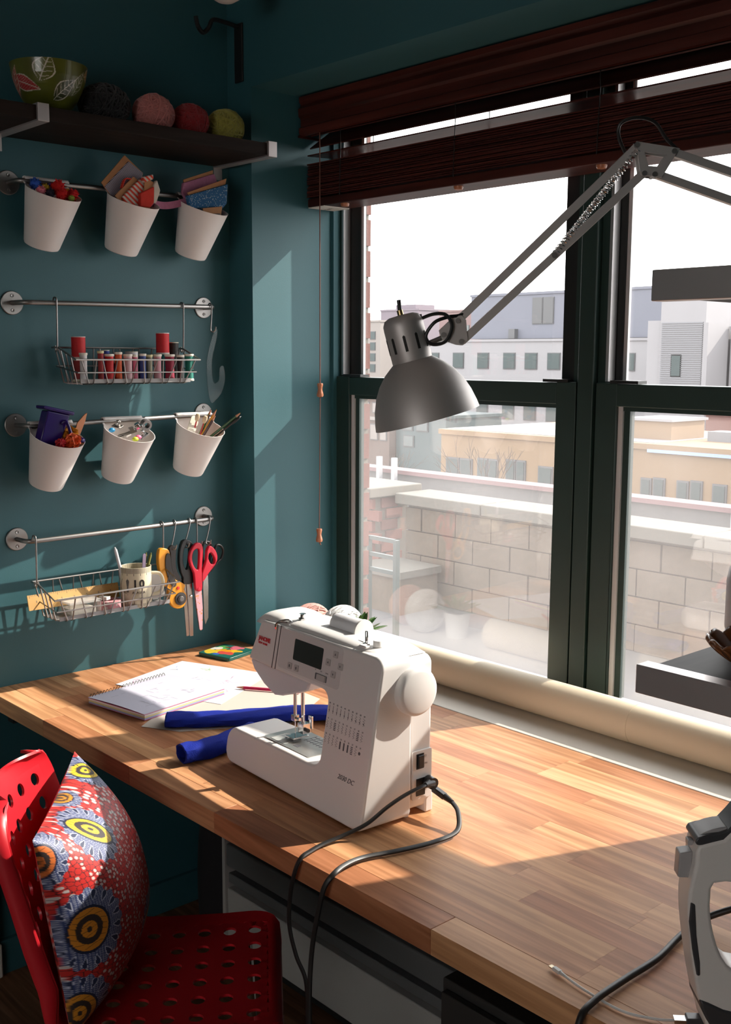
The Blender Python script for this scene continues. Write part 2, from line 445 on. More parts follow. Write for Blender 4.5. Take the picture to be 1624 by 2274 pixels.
# ------------------------------------------------------------------ exterior: roof terrace
M_conc = mat('grey_concrete', (0.0864, 0.0835, 0.0835), 0.9, var=0.15, vscale=8)
M_cap = mat('limestone_coping', (0.103, 0.0931, 0.0792), 0.85, var=0.12, vscale=15)
M_cmu = mat('tan_block', (0.0972, 0.0738, 0.054), 0.9, var=0.25, vscale=25, bump=0.5, bscale=150)
M_mortar = mat('grey_mortar', (0.108, 0.0936, 0.0792), 0.95, var=0.1)
M_roofgrey = mat('roof_membrane', (0.0778, 0.0756, 0.0778), 0.9, var=0.2, vscale=2)
terr = struct('floor_terrace', MB().box(-9, 3, 0.55, 5.38, -0.9, -0.62), M_roofgrey)
wall = thing('terrace_wall', 'tan block parapet wall with pale stone coping outside the window', 'wall', (-1.7, 5.1, -0.62))
MB().box(-2.78, 3.3, 0.012, 0.28, 0.0, 0.86).build('core', M_mortar, wall)
bl = MB().box(-0.2, 0.2, -0.02, 0.02, -0.1, 0.1).mesh('block', M_cmu)
blh = MB().box(-0.095, 0.095, -0.02, 0.02, -0.1, 0.1).mesh('half_block', M_cmu)
for r in range(4):
    x = -2.58 + (0.0 if r % 2 == 0 else 0.2)
    if r % 2: obj('block', blh, wall, (-2.69, random.uniform(-.004, .004), 0.105 + r * 0.211))
    while x < 3.2:
        obj('block', bl, wall, (x, random.uniform(-.006, .006), 0.105 + r * 0.211)); x += 0.411
for i in range(6):
    MB().box(-2.86 + i * 1.04, -2.86 + i * 1.04 + 1.03, -0.09, 0.36, 0.868, 0.965).build('coping_stone', M_cap, wall, bevel=0.01)
# red brick edge pier of that wall and the smaller pier at the left
pier = thing('brick_pier', 'red brick pier with square pale stone cap at the left of the terrace', 'pier', (-4.85, 5.0, -0.62))
MB().box(-0.40, 0.165, -0.16, 0.3, 0, 0.93).build('core', M_mortar, pier)
bs = MB().box(-0.1, 0.1, -0.02, 0.02, -0.045, 0.045).mesh('brick', M_brick)
for r in range(9):
    for c in range(3):
        obj('brick', bs, pier, (-0.30 + c * 0.213 + (0.06 if r % 2 else -0.03), -0.16, 0.05 + r * 0.102))
for r in range(9):
    obj('brick', bs, pier, (0.165, 0.05 + (0.06 if r % 2 else 0), 0.05 + r * 0.102), (0, 0, PI / 2))
MB().box(-0.45, 0.25, -0.26, 0.4, 0.93, 1.02).build('cap_stone', M_cap, pier, bevel=0.01)
rail = thing('railing', 'grey green metal guard rail standing before the brick pier', 'railing', (-3.1, 3.5, -0.62))
M_railg = mat('grey_green_steel', (0.035, 0.047, 0.045), 0.5)
for xx in (-0.15, 0.14): MB().box(xx - 0.014, xx + 0.014, -0.02, 0.02, 0, 0.9).build('post', M_railg, rail)
for zz in (0.66, 0.77, 0.89): MB().box(-0.135, 0.125, -0.012, 0.012, zz - 0.014, zz + 0.014).build('bar', M_railg, rail)
bench = tag(MB().box(-4.55, -4.0, 4.55, 5.0, -0.62, -0.30).build('low_wall', M_cmu), 'low tan block step beside the brick pier on the terrace', 'wall')
MB().box(-4.58, -3.97, 4.52, 5.02, -0.30, -0.24).build('coping_stone', M_cap, bench)

# grey parapet with a pinkish coping further out
par = thing('roof_parapet', 'long grey concrete roof parapet with pink metal coping', 'wall', (-10, 14.0, -3.0))
MB().box(-8, 14, 0, 0.3, 0, 2.15).build('body', M_conc, par)
MB().box(-8, 14, -0.08, 0.36, 2.15, 2.23).build('coping', mat('pink_coping', (0.1123, 0.0648, 0.067), 0.6), par)
for xx in (-4.2, -3.75, 3.9): MB().box(xx, xx + 0.09, -0.3, -0.2, 1.6, 2.5).build('vent_pipe', mat('painted_pipe', (0.22, 0.22, 0.23), 0.6), par)
tag(MB().box(-24, 6, 14.4, 27.5, -5.2, -4.0).build('lower_roof', mat('pale_gravel_roof', (0.108, 0.108, 0.1145), 0.9, var=0.2, vscale=3)), 'pale gravel roof below the yellow brick building', 'roof')
tag(MB().box(-9.55, -9.05, 9.2, 9.6, -3.0, -0.50).build('roof_unit', mat('white_sheet', (0.2232, 0.2268, 0.2376), 0.6, var=0.2, vscale=6), bevel=0.03), 'low white roof unit seen between pier and terrace wall', 'roof unit')
tag(MB().box(-140, 60, 0.6, 220, -12, -9.02).build('city_ground', mat('asphalt', (0.11, 0.1, 0.1), 0.9)), 'street level ground below the terrace and the far buildings', 'ground')  # near part is unseen, extended to block sky light from below
bpy.data.objects['city_ground']['kind'] = 'structure'

M_win = mat('window_glass_far', (0.055, 0.07, 0.07), 0.5, spec=0.15)
M_winfr = mat('window_frame_far', (0.072, 0.072, 0.0756), 0.6)
def building(name, label, x0, x1, y, depth, z0, z1, m, wins=(), winm=None, roofs=(), extra=()):
    b = thing(name, label, 'building', ((x0 + x1) / 2, y, z0))
    cx = (x0 + x1) / 2
    MB().box(x0 - cx, x1 - cx, 0, depth, 0, z1 - z0).build('wall', m, b)
    MB().box(x0 - cx - 0.08, x1 - cx + 0.08, -0.08, depth, z1 - z0, z1 - z0 + 0.18).build('roof_edge', m, b)
    for (a, c, e, g) in wins:
        w = MB().box(a - cx - 0.06, c - cx + 0.06, -0.05, 0.05, e - z0 - 0.06, g - z0 + 0.06).build('window', M_winfr, b)
        MB().box(a - cx, c - cx, -0.08, 0.0, e - z0, g - z0).build('pane', winm or M_win, w)
    for (a, c, d0, d1, e, g, mm) in extra:
        MB().box(a - cx, c - cx, d0, d1, e - z0, g - z0).build('block', mm, b)
    return b
M_bgrey = mat('blue_grey_cladding', (0.108, 0.1116, 0.1368), 0.7, var=0.06, vscale=0.4)
M_bwhite = mat('white_render', (0.2088, 0.2016, 0.2088), 0.8, var=0.05, vscale=0.5)
M_bmauve = mat('mauve_brick', (0.144, 0.1188, 0.1368), 0.9, var=0.08, vscale=0.4)
M_bpink = mat('pink_brick', (0.1692, 0.1116, 0.108), 0.9, var=0.1, vscale=0.5)
M_btan = mat('tan_stone', (0.198, 0.1764, 0.162), 0.9, var=0.08)
M_byel = mat('yellow_brick', (0.18, 0.1188, 0.0684), 0.9, var=0.1, vscale=0.6)
M_bbrown = mat('brown_brick', (0.1008, 0.072, 0.0612), 0.9, var=0.15)
M_bred = mat('far_red_brick', (0.1296, 0.0576, 0.0468), 0.9, var=0.1)
M_bteal = mat('teal_curtain_glass', (0.0432, 0.0648, 0.0684), 0.3)
M_corr = mat('grey_corrugated', (0.1512, 0.1512, 0.162), 0.7)
M_winpale = mat('pale_window_glass', (0.09, 0.1044, 0.1044), 0.3)
wb = [(a, a + 1.02, e, e + 1.07) for a in (-58.2, -55.6, -53.1, -50.57, -48.55, -46.51, -44.4, -42.4, -40.4, -38.3, -36.2) for e in (0.73, -2.9)]
building('white_office_block', 'wide white rendered block with rows of square windows', -61.5, -29.0, 60, 6, -9, 2.65, M_bwhite, wb)
building('grey_clad_penthouse', 'blue grey clad upper storeys set above the white block', -55.71, -28.0, 62, 10, 2.9, 6.07, M_bgrey,
         [(-49.6, -48.75, 3.98, 5.78), (-48.6, -47.74, 3.98, 5.78)], M_winfr,
         extra=[(-51.6, -51.0, -0.4, 0.1, 2.9, 3.6, M_winfr), (-47.0, -45.5, 1, 3, 6.0, 6.5, M_bwhite)])
tw = building('pale_stair_tower', 'pale stair tower with grey corrugated front and narrow window', -33.63, -30.73, 54, 3.5, -9, 5.6, M_bwhite, [(-32.78, -32.22, 0.52, 1.67)],
              extra=[(-34.62, -33.63, 0.2, 2, -9, 3.68, M_bwhite), (-30.73, -30.45, -0.2, 2, -9, 3.5, M_bwhite)])
for i in range(30):
    MB().box(-1.35, 1.30, -0.05, 0.02, 9.0 + i * 0.12, 9.07 + i * 0.12).build('corrugation', M_corr, tw)
building('white_end_block', 'white block end with paired windows at the right of the stair tower', -30.3, -22.0, 56, 3, -9, 3.15, M_bwhite, [(-30.0, -29.4, 0.87, 1.68), (-28.3, -27.3, 0.87, 1.68), (-30.0, -29.4, -1.2, -0.4)])
building('mauve_tower', 'far mauve brick building rising behind the lamp', -90.62, -84.49, 85, 8, -9, 6.6, M_bmauve, [(-89.8, -88.6, 0.6, 2.6), (-87.6, -86.4, 0.6, 2.6)], M_winpale,
         extra=[(-89.2, -86.0, 1, 4, 6.6, 7.3, M_bmauve)])
building('tan_apartment_block', 'far pale tan apartment block at the left edge of the view', -84.5, -79.95, 75, 6, -9, 5.0, M_btan,
         [(-81.4, -80.7, e, e + 0.7) for e in (3.3, 2.2, 1.1, 0.0)])
building('pink_brick_house', 'small pinkish brick building between mauve tower and grey cladding', -76.5, -71.0, 80, 6, -9, 6.0, M_bpink, [(-75.4, -74.4, 3.6, 4.6), (-73.4, -72.4, 3.6, 4.6)], M_winpale)
building('brown_brick_house', 'brown brick building with flat roof low at the left', -52.5, -46.85, 45, 6, -9, -0.9, M_bbrown, [(-49.2, -48.7, -1.9, -1.35), (-48.3, -47.8, -1.9, -1.35), (-48.5, -47.9, -3.6, -2.7), (-47.6, -47.1, -3.6, -2.7)], M_btan,
         extra=[(-50.0, -46.8, -0.2, 0.1, -2.4, -2.2, M_btan)])
building('teal_glass_block', 'dark teal glazed block below the lamp shade', -46.75, -42.5, 45.5, 5, -9, -2.1, M_bteal, [(-46.2, -45.3, -2.9, -2.35), (-44.9, -44.0, -2.9, -2.35), (-46.0, -45.2, -3.9, -3.3)], M_winpale)
building('red_brick_house', 'red brick building end at the far right', -26.9, -18, 48, 5, -9, -1.3, M_bred, [(-25.8, -25.0, -2.9, -2.2)])
fw = [(-25.7, -25.15, -2.78, -2.2), (-25.0, -24.5, -2.78, -2.2), (-24.13, -23.75, -2.75, -2.13), (-23.6, -23.27, -2.75, -2.13), (-22.78, -22.45, -2.72, -2.08), (-22.3, -22.0, -2.72, -2.08), (-21.32, -20.8, -2.8, -2.21),
      (-19.6, -19.2, -2.8, -2.2), (-17.18, -16.9, -2.83, -2.26), (-16.73, -16.41, -2.78, -2.22), (-15.88, -15.58, -2.84, -2.24), (-15.41, -15.11, -2.82, -2.2), (-14.66, -14.3, -2.85, -2.24), (-13.6, -13.3, -2.85, -2.24)]
yb = building('yellow_brick_school', 'low yellow brick building with paired windows across the street', -26.06, -11.5, 28, 7, -9, -1.30, M_byel, fw,
              extra=[(-18.85, -17.18, 1.5, 3.5, -1.3, -0.5, M_byel), (-18.95, -17.1, 1.4, 3.6, -0.5, -0.42, M_bwhite), (-26.0, -17.0, 0.3, 6, -1.3, -1.10, M_bwhite), (-17.0, -11.5, -0.12, 6.9, -1.38, -1.28, mat('blue_edge', (0.2, 0.26, 0.42), 0.6)),
                     (-16.4, -14.9, 2.4, 3.2, -1.12, -0.8, M_corr), (-14.6, -14.0, 1.4, 2.2, -1.12, -0.85, M_bwhite), (-22.5, -21.0, 2.5, 3.5, -1.1, -0.7, M_corr)])
# bare trees between parapet and yellow building
M_bark = mat('bare_bark', (0.0612, 0.0432, 0.0324), 0.9)
def bare_tree(label, x, y, z, h, seed):
    rd = random.Random(seed)
    t = MB()
    def grow(p, d, ln, r, lv):
        q = p + d * ln
        t.tube([p, (p + q) / 2 + Vector((rd.uniform(-.04, .04) * ln, rd.uniform(-.04, .04) * ln, 0)), q], [r, r * .8, r * .6], 5, cap=False)
        if lv == 0: return
        for _ in range(3 if lv > 1 else 2):
            nd = (d + Vector((rd.uniform(-.6, .6), rd.uniform(-.6, .6), rd.uniform(-.1, .4)))).normalized()
            grow(q, nd, ln * rd.uniform(.55, .8), r * .6, lv - 1)
    grow(Vector((0, 0, 0)), Vector((0, 0, 1)), h * 0.35, h * 0.011, 4)
    o = t.build('bare_tree', M_bark, smooth=True); o.location = (x, y, z)
    tag(o, label, 'tree', 'bare trees before the yellow brick building')
bare_tree('slim bare tree nearest the lamp before the yellow brick building', -15.3, 18.5, -4.0, 4.0, 3)
bare_tree('spreading bare tree before the yellow building left of the mullion', -14.0, 19.5, -4.0, 3.9, 5)
bare_tree('bushy leafless tree low before the teal glazed block', -20.3, 20.0, -4.0, 3.2, 9)
bare_tree('low leafless tree at the left end of the grey parapet', -21.5, 19.0, -4.0, 2.9, 12)

# ------------------------------------------------------------------ wooden blind
bl_x0, bl_x1 = XR + 0.012, XE - 0.012
blind = thing('wooden_blind', 'dark mahogany slatted blind gathered up at the top of the window', 'blind', (XR + 0.012, 0.2, 1.98))
W = bl_x1 - bl_x0
def bprof(poly, name, x0, x1, m=M_blind, bevel=0.0, parent=blind):
    # profile in (y,z) world minus base, extruded along x
    M = frameM((0, 0, 0), (0, 1, 0), (0, 0, 1), (1, 0, 0))
    return MB().prism([(y - 0.2, z - 1.98) for y, z in poly], x0, x1, M).build(name, m, parent, smooth=30, bevel=bevel)
val = [(0.172, 2.170), (0.160, 2.171), (0.157, 2.178), (0.157, 2.190), (0.163, 2.194), (0.163, 2.214), (0.156, 2.220), (0.154, 2.240), (0.160, 2.246), (0.164, 2.252), (0.158, 2.259), (0.157, 2.272), (0.176, 2.272)]
bprof(val, 'valance', -0.004, W, )
bprof([(0.155, 2.165), (0.26, 2.165), (0.26, 2.171), (0.176, 2.171), (0.155, 2.171)], 'valance_return', -0.006, 0.0)
bprof([(0.185, 2.225), (0.27, 2.225), (0.27, 2.270), (0.185, 2.270)], 'headrail', 0.01, W - 0.01, M_framedark)
sl = lambda z, dz=0.0: [(0.184, z - dz), (0.282, z + dz), (0.282, z + 0.004 + dz), (0.184, z + 0.004 - dz)]
slat_me = MB().prism([(y - 0.233, z) for y, z in [(0.184, -0.0017), (0.282, -0.0017), (0.282, 0.0017), (0.184, 0.0017)]], 0.0, W, frameM((0, 0, 0), (0, 1, 0), (0, 0, 1), (1, 0, 0))).mesh('slat', M_blind)
for zc, rx in ((2.205, 0.7), (2.168, 0.62), (2.122, 0.05)):
    obj('slat', slat_me, blind, (0, 0.033, zc - 1.98), (rx, 0, 0))
zz = 2.008; i = 0
while zz < 2.099:
    obj('slat', slat_me, blind, (random.uniform(-.002, .002), 0.033 + random.uniform(-.002, .002), zz - 1.98), (random.uniform(-.015, .015), 0, 0)); zz += 0.0048
bprof([(0.184, 1.980), (0.282, 1.980), (0.282, 2.003), (0.184, 2.003)], 'bottom_rail', 0.0, W, bevel=0.003)
MB().box(0.003, 0.07, -0.016, 0.078, -0.0018, -0.0002).build('label_plate', mat('paper_tag', (0.7, 0.66, 0.6), 0.6), blind)
text_mesh('label_print', 'Pacific', 0.014, M_black, blind, frameM((0.012, 0.04, -0.0022), (1, 0, 0), (0, -1, 0), (0, 0, -1)), 0.0001)
for xl in (0.14, 0.56, 0.98, 1.40):
    MB().tube([(xl, -0.02, 0.25), (xl + 0.004, -0.019, 0.16), (xl, -0.02, 0.02)], 0.0012, 6).build('ladder_cord', M_blackrub, blind)
    MB().tube([(xl + 0.02, 0.085, 0.25), (xl + 0.02, 0.085, 0.02)], 0.0012, 6).build('ladder_cord', M_blackrub, blind)
    MB().lathe([(0.0, -0.010), (0.010, -0.008), (0.012, -0.003), (0.012, 0.0)], 14, Matrix.Translation((xl, 0.0, 0.0))).build('cord_button', mat('amber_button', (0.35, 0.13, 0.06), 0.4), blind, True)
M_knob = mat('turned_wood', (0.42, 0.15, 0.07), 0.35, var=0.2, vscale=60, coat=0.4)
M_cord = mat('brown_cord', (0.16, 0.07, 0.05), 0.8)
cx = 0.2117 - bl_x0; cy = 0.15 - 0.2
cp = MB().tube([(cx, cy, 2.165 - 1.98), (cx, cy, 1.492 - 1.98)], 0.0016, 6); cp.build('pull_cord', M_cord, blind)
MB().tube([(cx + 0.0005, cy, 1.470 - 1.98), (cx - 0.004, cy, 1.085 - 1.98)], 0.0013, 6).build('pull_cord', M_cord, blind)
kp = [(0.0, 0.018), (0.0075, 0.018), (0.0085, 0.014), (0.0065, 0.006), (0.0062, 0.0), (0.0085, -0.008), (0.0098, -0.014), (0.0085, -0.019), (0.003, -0.021), (0.0, -0.021)]
for xx, zz in ((0.0, 1.477), (-0.0045, 1.068)):
    MB().lathe(kp, 16, Matrix.Translation((cx + xx, cy, zz - 1.98))).build('cord_knob', M_knob, blind, True)
MB().tube([(cx - 0.004, cy, 1.05 - 1.98), (cx + 0.002, cy, 1.040 - 1.98)], 0.0018, 6).build('cord_end', M_cord, blind)

# paper roll on the sill
roll = thing('paper_roll', 'long cream paper roll lying on the sill under the window', 'paper roll', (0.56, 0.135, 0.7515))
M_roll = mat('cream_paper', (0.70, 0.58, 0.42), 0.6, var=0.05, vscale=4)
Mx = frameM((0, 0, 0.043), (0, 1, 0), (0, 0, 1), (1, 0, 0))
MB().lathe([(0.036, 0.0), (0.043, 0.0), (0.043, 0.725), (0.036, 0.725)], 40, Mx).build('paper', M_roll, roll, True)
MB().lathe([(0.0, 0.7252), (0.0424, 0.7252), (0.0424, 1.29), (0.0, 1.29)], 40, Mx).build('paper', M_roll, roll, True)

# ------------------------------------------------------------------ table of wooden staves
table = thing('work_table', 'long wooden butcher block work table along the window', 'table', (0.002, -0.745, 0.0))
TW, TD, TT = 2.09, 0.745, 0.04
rows = 14; rw = TD / rows
lens = [0.22, 0.30, 0.38, 0.46, 0.55]
stave_me = {}
def stave(L):
    L = round(L, 3)
    if L not in stave_me:
        g = 0.00012
        stave_me[L] = MB().box(g, L - g, g, rw - g, 0, TT).mesh('stave', M_butcher)
    return stave_me[L]
for r in range(rows):
    x = 0.0; first = True
    while x < TW - 1e-4:
        L = random.choice(lens)
        if first: L = random.choice([0.12, 0.18, 0.25, 0.3, 0.4]); first = False
        if x + L > TW - 0.08: L = TW - x
        o = obj('stave', stave(L), table, (x, r * rw, ZT - TT))
        if r == 0:
            b = o.modifiers.new('bevel', 'BEVEL'); b.width = 0.0008; b.segments = 1; b.limit_method = 'ANGLE'
        x += L
M_legm = mat('dark_leg_metal', (0.02, 0.02, 0.02), 0.5)
for (lx, ly) in ((2.03, 0.66), (2.03, 0.08)):
    MB().lathe([(0.0, 0.0), (0.02, 0.0), (0.024, ZT - TT - 0.004), (0.05, ZT - TT - 0.004), (0.05, ZT - TT - 0.0005), (0, ZT - TT - 0.0005)], 16, Matrix.Translation((lx, ly, 0))).build('leg', M_legm, table, True)
MB().box(0.0, 0.03, 0.05, 0.70, ZT - TT - 0.05, ZT - TT - 0.0005).build('wall_cleat', M_legm, table)
MB().box(0.12, 1.76, 0.712, 0.742, ZT - TT - 0.04, ZT - TT - 0.0005).build('back_rail', M_legm, table)

# heater cover below the window
heat = thing('heater_cover', 'white metal heater cabinet with dark slots under the table', 'heater', (0.35, -0.28, 0.0))
M_hw = mat('cream_enamel', (0.46, 0.44, 0.41), 0.5, var=0.04)
M_hg = mat('grey_enamel', (0.15, 0.15, 0.15), 0.5)
HW = 1.5
MB().box(0, HW, 0.03, 0.285, 0.06, 0.40).build('carcass', M_legm, heat)
MB().box(0, HW, 0.0, 0.03, 0.062, 0.208).build('lower_panel', M_hw, heat, bevel=0.004)
MB().box(0, HW, 0.004, 0.03, 0.222, 0.248).build('rail_panel', M_hg, heat, bevel=0.003)
MB().box(0, HW, -0.004, 0.03, 0.270, 0.330).build('upper_panel', M_hg, heat, bevel=0.006)
MB().box(-0.01, HW + 0.01, -0.01, 0.285, 0.40, 0.42).build('top_panel', M_hw, heat, bevel=0.004)
MB().box(-0.012, 0.0, -0.006, 0.285, 0.06, 0.40).build('side_panel', M_hw, heat)
MB().box(0.05, HW - 0.05, 0.05, 0.26, 0.0, 0.06).build('plinth', M_legm, heat)
box = thing('drawer_unit', 'dark grey drawer unit standing under the table by the heater', 'cabinet', (1.44, -0.62, 0.0))
MB().box(0, 0.5, 0.0, 0.30, 0.0, 0.585).build('carcass', mat('charcoal_lacquer', (0.03, 0.029, 0.028), 0.5), box, bevel=0.003)
for i in range(3):
    d = MB().box(0.01, 0.49, -0.014, -0.001, 0.03 + i * 0.185, 0.20 + i * 0.185).build('drawer', mat('charcoal_lacquer', (0.03, 0.029, 0.028), 0.5), box, bevel=0.002)
    MB().box(0.2, 0.3, -0.024, -0.014, 0.15 + i * 0.185, 0.162 + i * 0.185).build('handle', M_steel, d)
#@@MACHINE
# ------------------------------------------------------------------ sewing machine
mc = thing('sewing_machine', 'white computerised sewing machine standing at the middle of the table', 'sewing machine', (0.7834, -0.5846, ZT + 0.0006), math.radians(-4.16))
def vf(w): return 0.05 * max(0.0, w) / 0.30
M_body = mat('white_machine_plastic', (0.82, 0.79, 0.77), 0.3, spec=0.5)
M_ink = mat('grey_print', (0.10, 0.10, 0.11), 0.6)
M_redink = mat('red_print', (0.60, 0.02, 0.03), 0.5)
def shell(poly, v_front, v_back, name, m, parent, bevel=0.006, seg=3):
    """poly in (u,w); front face leans back with height"""
    n = len(poly); b = MB()
    for (u, w) in poly: b.v.append((u, v_front + (vf(w) if v_front < 0.05 else 0.0), w))
    for (u, w) in poly: b.v.append((u, v_back, w))
    b.f.append(tuple(range(n))); b.f.append(tuple(n + i for i in reversed(range(n))))
    for i in range(n):
        j = (i + 1) % n; b.f.append((j, i, n + i, n + j))
    return b.build(name, m, parent, bevel=bevel, seg=seg)
outl = [(0.030, 0.004)] + [(0.432, 0.004)] + arc(0.442, 0.016, 0.012, -90, 0, 3)[1:] + arc(0.432, 0.283, 0.022, 0, 90, 6) + \
    [(0.20, 0.3045), (0.088, 0.302)] + arc(0.078, 0.290, 0.012, 95, 170, 4) + [(0.045, 0.235), (0.040, 0.219)] + [(0.12, 0.2165), (0.292, 0.2165)] + \
    arc(0.292, 0.1945, 0.022, 90, 0, 5)[1:] + [(0.314, 0.105)] + arc(0.290, 0.102, 0.024, 0, -90, 5)[1:] + [(0.20, 0.0775), (0.030, 0.0745)] + arc(0.030, 0.0445, 0.030, 95, 180, 6) + arc(0.026, 0.030, 0.026, 180, 270, 5)
shell(outl, 0.0, 0.116, 'front_shell', M_body, mc, bevel=0.0055, seg=3)
# rear shell: arm, column and base
rear = [(0.33, 0.012), (0.440, 0.012), (0.4435, 0.03)] + arc(0.428, 0.277, 0.0165, 0, 90, 5) + [(0.2, 0.294), (0.085, 0.294), (0.060, 0.285), (0.048, 0.226), (0.30, 0.226), (0.325, 0.20)]
shell(rear, 0.1168, 0.172, 'rear_shell', M_body, mc, bevel=0.007, seg=3)
MB().box(0.425, 0.441, 0.112, 0.122, 0.0, 0.03).build('foot', M_body, mc, bevel=0.002)
MB().box(0.40, 0.4445, 0.158, 0.176, 0.0, 0.04).build('foot', M_body, mc, bevel=0.003)
MB().box(0.34, 0.36, 0.15, 0.17, 0.0, 0.02).build('foot', M_body, mc)
MB().box(0.02, 0.05, 0.02, 0.05, 0.0, 0.006).build('foot', M_blackrub, mc)
# lid swelling on top, with carrying slot
def lidf(u, v):
    x = 0.075 + u * 0.355; y = 0.052 + v * 0.115
    e = (1 - (2 * u - 1) ** 6) * (1 - (2 * v - 1) ** 4)
    return (x, y, 0.2945 + 0.0165 * max(0, e) ** 0.5 + 0.004 * math.sin(PI * u))
MB().grid(lidf, 40, 16).build('top_lid', M_body, mc, True)
MB().grid(lambda u, v: (0.044 + u * 0.09, 0.054 + v * 0.115, 0.292 + 0.024 * (max(0, 1 - (2 * u - 1) ** 4) * max(0, 1 - (2 * v - 1) ** 4)) ** 0.5), 20, 16).build('head_cap', M_body, mc, True)
# front decals live on the leaning face
sl_ = math.atan2(0.05, 0.30); cs, sn = math.cos(sl_), math.sin(sl_)
def FM(u, w, off=0.0006): return frameM((u, vf(w) - off, w), (1, 0, 0), (0, sn, cs), (0, -cs, sn))
def decal(name, poly, u, w, t, m, off=0.0, parent=None, bevel=0.0):
    return MB().prism(poly, 0.0, t, FM(u, w, off)).build(name, m, parent or mc, bevel=bevel)
scr = decal('display', rrect(0.0, 0.092, -0.040, 0.0, 0.003), 0.192, 0.289, 0.0008, mat('dark_lcd', (0.03, 0.032, 0.028), 0.25))
M_panel = mat('pale_grey_panel', (0.70, 0.67, 0.66), 0.35)
decal('control_panel', rrect(-0.048, 0.150, -0.064, 0.012, 0.008), 0.192, 0.289, 0.0004, M_panel)
M_btn = mat('grey_button', (0.50, 0.48, 0.47), 0.4)
for (bu, bw, ang) in ((0.322, 0.286, 0), (0.303, 0.268, 90), (0.340, 0.268, -90), (0.322, 0.250, 180), (0.186, 0.236, None), (0.208, 0.236, None)):
    b = decal('button', rrect(-0.0065, 0.0065, -0.006, 0.006, 0.0015), bu, bw, 0.0022, M_btn)
    if ang is not None:
        a = math.radians(ang); tri = [(-0.0022, -0.0016), (0.0022, -0.0016), (0, 0.0024)]
        tri = [(x * math.cos(a) - y * math.sin(a), x * math.sin(a) + y * math.cos(a)) for x, y in tri]
        o = MB().prism(tri, 0.0022, 0.0024, FM(bu, bw, 0.0)).build('arrow_mark', M_ink, b)
    else:
        MB().prism([(0.002 * math.cos(t * PI / 5), 0.003 * math.sin(t * PI / 5)) for t in range(10)], 0.0022, 0.0024, FM(bu, bw, 0.0)).build('symbol', M_ink, b)
sp = decal('speed_slider', rrect(-0.018, 0.018, -0.006, 0.006, 0.0015), 0.286, 0.236, 0.0008, M_ink)
MB().prism(rrect(-0.009, 0.016, -0.0055, 0.0055, 0.001), 0.0008, 0.0045, FM(0.286, 0.236, 0.0)).build('slider_knob', M_btn, sp)
for i, (uu, tx) in enumerate(((0.266, '>'), (0.282, '>>'), (0.298, '>>>'))):
    text_mesh('speed_mark', tx, 0.005, M_ink, mc, FM(uu, 0.2455, 0.0006))
text_mesh('brand_print', 'JANOME', 0.0112, M_redink, mc, FM(0.0695, 0.263, 0.0006), bold=0.0005, space=0.92)
text_mesh('brand_print', 'NEW HOME', 0.0054, M_redink, mc, FM(0.0700, 0.2560, 0.0006), bold=0.0002, space=1.12)
text_mesh('model_print', '2030 DC', 0.0125, M_ink, mc, FM(0.372, 0.078, 0.0004), shear=0.35)
# take-up lever slot and thread channel
for uu in (0.131, 0.1425):
    decal('thread_slot', [(0, -0.086), (0.0022, -0.086), (0.0048, 0.0), (0.0026, 0.0)], uu - 0.006, 0.3035, 0.0006, mat('slot_shadow', (0.10, 0.09, 0.09), 0.7))
MB().tube(smooth_path([(0.128, 0.046, 0.295), (0.130, 0.046, 0.306), (0.137, 0.056, 0.312), (0.146, 0.066, 0.312), (0.150, 0.07, 0.305)], 5), 0.0022, 8).build('take_up_lever', M_chrome, mc, True)
MB().tube(smooth_path([(0.131, 0.042, 0.300), (0.134, 0.045, 0.3085), (0.150, 0.058, 0.3105)], 4), 0.0016, 8).build('thread_guide', M_chrome, mc, True)
# stitch chart printed on the column
chart = MB()
rd = random.Random(4)
for r in range(3):
    for c in range(10):
        u0 = 0.3235 + c * 0.0112 + r * -0.0005; w0 = 0.1905 - r * 0.0275
        M = FM(u0, w0, 0.0003)
        kind = (r * 10 + c)
        if kind in (24, 25, 26):
            chart.prism(rrect(-0.0018, 0.0018, -0.008, 0.006, 0.001), 0, 0.0002, M); continue
        if kind in (12, 18, 27):
            for q in range(5): chart.prism([(-0.003, -0.008 + q * 0.003), (0.003, -0.008 + q * 0.003), (0.003, -0.0065 + q * 0.003), (-0.003, -0.0065 + q * 0.003)], 0, 0.0002, M)
            continue
        if kind == 29:
            chart.prism([(0.003 * math.cos(t * PI / 6), 0.003 * math.sin(t * PI / 6)) for t in range(12)], 0, 0.0002, M); continue
        amp = 0.0003 if kind < 6 else rd.choice([0.0016, 0.0022, 0.0028])
        pts = [(amp * (1 if q % 2 else -1), -0.008 + q * 0.0023) for q in range(7)]
        for a, b in zip(pts, pts[1:]):
            chart.prism([(a[0] - 0.0004, a[1]), (a[0] + 0.0004, a[1]), (b[0] + 0.0004, b[1]), (b[0] - 0.0004, b[1])], 0, 0.0002, M)
        if kind < 10:
            chart.prism([(-0.0015, -0.003), (0, -0.006), (0.0015, -0.003)], 0, 0.0002, M)
chart.build('stitch_chart', M_ink, mc)
for r in range(3):
    for c in range(10):
        text_mesh('stitch_number', '%d%d' % (r, c), 0.0042, M_ink, mc, FM(0.3215 + c * 0.0112, 0.1985 - r * 0.0275, 0.0004), 0.0001)
